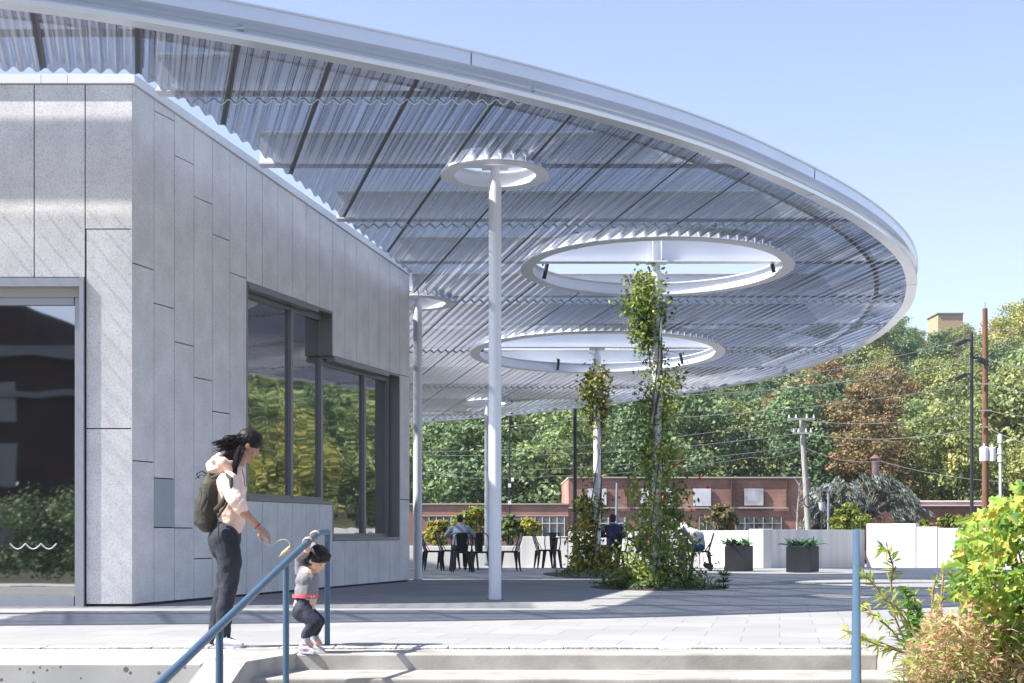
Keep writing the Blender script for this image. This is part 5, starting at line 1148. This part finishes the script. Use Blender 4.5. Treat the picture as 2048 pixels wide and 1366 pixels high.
# ---- oak-leaf bush in the right foreground
LEAF2D = [(0, 0), (.10, .06), (.22, .34), (.30, .22), (.42, .14), (.55, .46), (.66, .24), (.74, .14), (.88, .20), (1, 0)]
def lobed(c, a, b, nn, s):
    up = [(u, v) for u, v in LEAF2D]; pts = up+[(u, -v) for u, v in reversed(up[1:-1])]
    fold = nn*s*.16; return [c+a*(u*s)+b*(v*s*.9)+fold*abs(v)*1.2-nn*s*.22*u*u for u, v in pts]
def lobed_cloud(name, centres, s0, m, parent, seed, sunny=Vector((-.7, -.6, .55))):
    r = random.Random(seed); mb = MB()
    for c in centres:
        nn = (sunny+Vector((r.gauss(0, .55), r.gauss(0, .55), r.gauss(0, .55)))).normalized(); a = nn.cross(Vector((r.gauss(0, 1), r.gauss(0, 1), r.gauss(.8, 1)))).normalized(); a = (a+Vector((0, 0, -.25))).normalized(); b = nn.cross(a)
        p = lobed(Vector(c), a, b, nn, s0*r.uniform(.7, 1.2)); k = len(p); mid = [(p[i]) for i in range(k)]
        # two halves folded on the midrib
        half = len(LEAF2D); mb.add(p, [tuple(range(half))]); mb.add([p[0]]+[p[i] for i in range(k-1, half-2, -1)], [tuple(range(k-half+2))])
    return meshobj(name, mb.v, mb.f, m, parent)
oak = leafmat('oakleaf', [(.08, .19, .03), (.18, .33, .05), (.32, .46, .07), (.48, .54, .10), (.60, .50, .12)], 4.5, .45)
HB2 = empty('oakleaf_bush', P(2000, 1290, 9.0), 'large bright yellow-green oak-leaved bush at the right edge', 'shrub'); r = random.Random(12); cs = []; tw = MB()
def bushw(y): # left outline of the bush at photo row y
    return np.interp(y, [955, 985, 1010, 1030, 1060, 1100, 1150, 1200, 1240, 1300], [2062, 2025, 1980, 1942, 1928, 1918, 1912, 1922, 1950, 2000])
for i in range(1050):
    y = r.uniform(985, 1285); xl = bushw(y); x = xl+abs(r.random())*(2170-xl)**1.0; d = 9.0+r.uniform(-.5, .6)
    cs.append(P(x, y, d))
lobed_cloud('foliage', cs, .108, oak, HB2, 5)
base = P(2030, 1300, 9.1)
for i in range(22):
    y = r.uniform(980, 1230); x = bushw(y)+r.uniform(10, 150); e = P(x, y, 9.1+r.uniform(-.3, .3)); tw.tube([base+Vector((r.uniform(-.15, .15), 0, -.3)), base.lerp(e, .5)+Vector((.06, 0, .1)), e], [.012, .009, .004], 5)
tw.build('stems', mat('reddish_twig', (.22, .12, .07), .8), HB2)
# ---- slender willow-leaved stems
wil = leafmat('willow_leaf', [(.20, .28, .06), (.36, .45, .10), (.55, .58, .16)], 6, .45); wr = mat('willow_stem', (.28, .16, .10), .8)
WS = empty('willow_stems', P(1800, 1297, 9.6), 'slender arching willow-like stems with narrow leaves leaning left over the steps', 'shrub'); r = random.Random(8); st2 = MB(); vv = []
stems = [[(1812, 1300), (1785, 1262), (1755, 1235), (1730, 1215), (1716, 1208)], [(1815, 1296), (1790, 1235), (1782, 1170), (1786, 1132), (1776, 1100), (1768, 1098)], [(1830, 1300), (1800, 1230), (1765, 1190), (1740, 1160), (1725, 1148)], [(1850, 1300), (1838, 1250), (1830, 1200), (1818, 1185)],
         [(1870, 1300), (1862, 1240), (1866, 1180), (1872, 1160)], [(1800, 1300), (1760, 1285), (1715, 1272), (1690, 1262)], [(1885, 1300), (1880, 1220), (1886, 1160), (1888, 1130)], [(1840, 1290), (1815, 1245), (1790, 1210), (1760, 1195)], [(1820, 1310), (1790, 1300), (1755, 1290), (1720, 1275)]]
for si, s in enumerate(stems):
    d = 9.9-.1*si; q = [P(x, y, d+r.uniform(-.05, .05)) for x, y in s]; st2.tube(q, [.006]*(len(q)-1)+[.002], 5)
    for i in range(len(q)-1):
        for j in range(15):
            t = (j+r.random())/15
            if i == 0 and r.random() < .5: continue
            c = q[i].lerp(q[i+1], t); a = Vector((r.gauss(0, 1), r.gauss(0, 1), r.gauss(.1, .8))).normalized(); a = (a+(q[i+1]-q[i]).normalized()*.7).normalized(); b = a.cross(Vector((r.gauss(0, 1), r.gauss(0, 1), r.gauss(0, 1)))).normalized(); L_ = r.uniform(.05, .10)
            p0 = np.array(c); a_ = np.array(a)*L_; b_ = np.array(b)*L_*.11; vv.append([p0, p0+a_*.45+b_, p0+a_+np.array((0, 0, -.012)), p0+a_*.45-b_])
quads('leaves', np.array(vv), wil, WS); st2.build('stem', wr, WS)
# ---- green weed with broad leaves, and the mass of reddish and green grass
WG = empty('green_weed', P(1815, 1300, 9.4), 'leafy bright green weed left of the oak-leaved bush, before the plaza edge', 'weed'); vv = []; r = np.random.default_rng(77)
for (x, y0, y1) in [(1815, 1300, 1175), (1836, 1300, 1215)]:
    for t in np.linspace(.1, 1, 26):
        c = np.array(P(x+4*math.sin(t*5), y0+(y1-y0)*t, 9.4)); vv.append(blades(3, c, (.005, .005), .10*(1.3-t*.6), .022, int(t*1000)+x, 1.0, curve=.25, upmin=.1, seg=2))
quads('leaves', np.concatenate(vv), leafmat('weed_green', [(.06, .16, .03), (.12, .27, .05), (.22, .36, .08)], 8, .4), WG)
gr1 = leafmat('reddish_grass', [(.36, .17, .12), (.55, .33, .22), (.66, .50, .30), (.48, .50, .18)], 5, .35); gr2 = leafmat('green_grass', [(.20, .30, .06), (.36, .46, .10), (.58, .62, .20)], 5, .4)
def grass(n, x0, x1, ytop, seed, m, ln, wd, d0=8.6, d1=9.8, lean=1.3):
    r = np.random.default_rng(seed); out = []
    for i in range(n):
        x = x0+(x1-x0)*r.uniform(0, 1)**.8; d = r.uniform(d0, d1); yt = np.interp(x, ytop[0], ytop[1]); y = yt+r.uniform(0, 1)*(1400-yt); out.append(blades(1, np.array(P(x, y, d)), (0, 0), ln, wd, seed*1000+i, lean, curve=.5, upmin=.1)[0:3])
    return np.concatenate(out)
yt_ = ([1790, 1830, 1870, 1920, 2050, 2100], [1370, 1300, 1262, 1245, 1262, 1270])
def tinyleaves(n, seed, ytop, s0):
    r = np.random.default_rng(seed); x = 1815+285*r.uniform(0, 1, n); d = r.uniform(8.5, 9.8, n); yt = np.interp(x, ytop[0], ytop[1])+22*np.sin(x*.09)+14*np.sin(x*.23+1); y = yt-34+r.uniform(0, 1, n)**1.3*(1420-yt)
    c = np.array([P(a, b, e) for a, b, e in zip(x, y, d)]); return leaves_at(c, s0, r, .28, .1)
tag(quads('reddish_grass', grass(3000, 1815, 2100, yt_, 5, gr1, .15, .007), gr1), kind='stuff')
tag(quads('green_grass', grass(1300, 1790, 2060, ([1790, 1850, 1900, 2000, 2100], [1345, 1260, 1240, 1280, 1300]), 6, gr2, .16, .009), gr2), kind='stuff')
tag(quads('reddish_leaves', tinyleaves(4200, 9, yt_, .030), leafmat('reddish_leaf', [(.50, .22, .16), (.62, .38, .26), (.60, .52, .26), (.34, .44, .12)], 9, .4)), kind='stuff')
tag(MB().prism([(2.35, 8.6), (3.9, 8.4), (4.2, 11.4), (3.0, 11.4), (2.62, 9.9)], -1.0, .02).build('bank', soil), kind='structure')
rl = empty('round_leaf_sprig', P(1822, 1366, 8.9), 'small sprig of bright green round leaves at the bottom, left of the reddish grass', 'weed'); m = MB(); r = random.Random(3)
for x, y in [(1824, 1308), (1817, 1322), (1833, 1326), (1828, 1340), (1846, 1318), (1840, 1310), (1856, 1348)]:
    c = P(x, y, 8.9); nn = Vector((-.5+r.gauss(0, .3), -.7, .5)).normalized(); a = nn.orthogonal().normalized(); b = nn.cross(a); s = .030
    m.add([c+a*(s*math.cos(t))+b*(s*math.sin(t)) for t in np.arange(0, 2*PI, PI/5)], [tuple(range(10))])
m.build('leaves', leafmat('round_leaf', [(.25, .42, .03), (.4, .55, .05)], 9, .5), rl); MB().tube([P(1850, 1390, 8.92), P(1835, 1345, 8.9), P(1824, 1308, 8.9)], .004, 5).build('stem', wr, rl)
# ---- what the windows mirror: a dark brick block and shrubs behind the camera
AB = empty('apartment_block', (-30, -40, -.76), 'dark red brick apartment block across the street, seen mirrored in the glazed door', 'building')
mb = MB(); mb.box((-38, -38, 4.1), (38, 12, 9.7)); mb.box((-40, -37.9, 9.9), (37, 12, 2.2)); mb.build('wall', brick_d, AB)
mb = MB(); mb.box((-38, -31.8, 8.8), (38.6, .8, .5)); mb.box((-38, -31.9, 6.9), (38.4, .4, .25)); mb.build('cornice', mat('grey_cornice', (.25, .25, .26), .8), AB)
for i in range(11):
    for j in range(3): MB().box((-54.5+3.2*i, -31.96, 1.2+2.7*j), (1.2, .1, 1.8)).build('window', frame_m, AB)
for i, (x, y, s) in enumerate([(-9.6, -4, 1.0), (-11.5, -4.6, 1.25), (-7.6, -3.4, .8), (-13.8, -5, 1.3)]):
    e = empty('shrub', (x, y, -.76), ['round green shrub mirrored in the door, second from the right', 'big green shrub mirrored in the door, third from the right', 'small green shrub mirrored in the door, rightmost', 'biggest green shrub mirrored in the door, leftmost'][i], 'shrub')
    quads('foliage', crown_mesh(90+i, 2.2*s, 1.3*s, 34, 110, .06)+np.array([x, y, -.76]), PAL['dark'], e)
# ---- thin autumn haze over the valley
hz = MB(); hz.box((60, 240, 75), (1700, 1100, 160)); hm_ = bpy.data.materials.new('haze'); hm_.use_nodes = True; hn = hm_.node_tree.nodes; hn.clear()
ho_ = hn.new('ShaderNodeOutputMaterial'); pv = hn.new('ShaderNodeVolumePrincipled'); pv.inputs['Color'].default_value = (.86, .90, 1, 1); pv.inputs['Density'].default_value = 0.00022; pv.inputs['Anisotropy'].default_value = .2
hm_.node_tree.links.new(pv.outputs[0], ho_.inputs['Volume']); tag(hz.build('haze', hm_), kind='stuff')
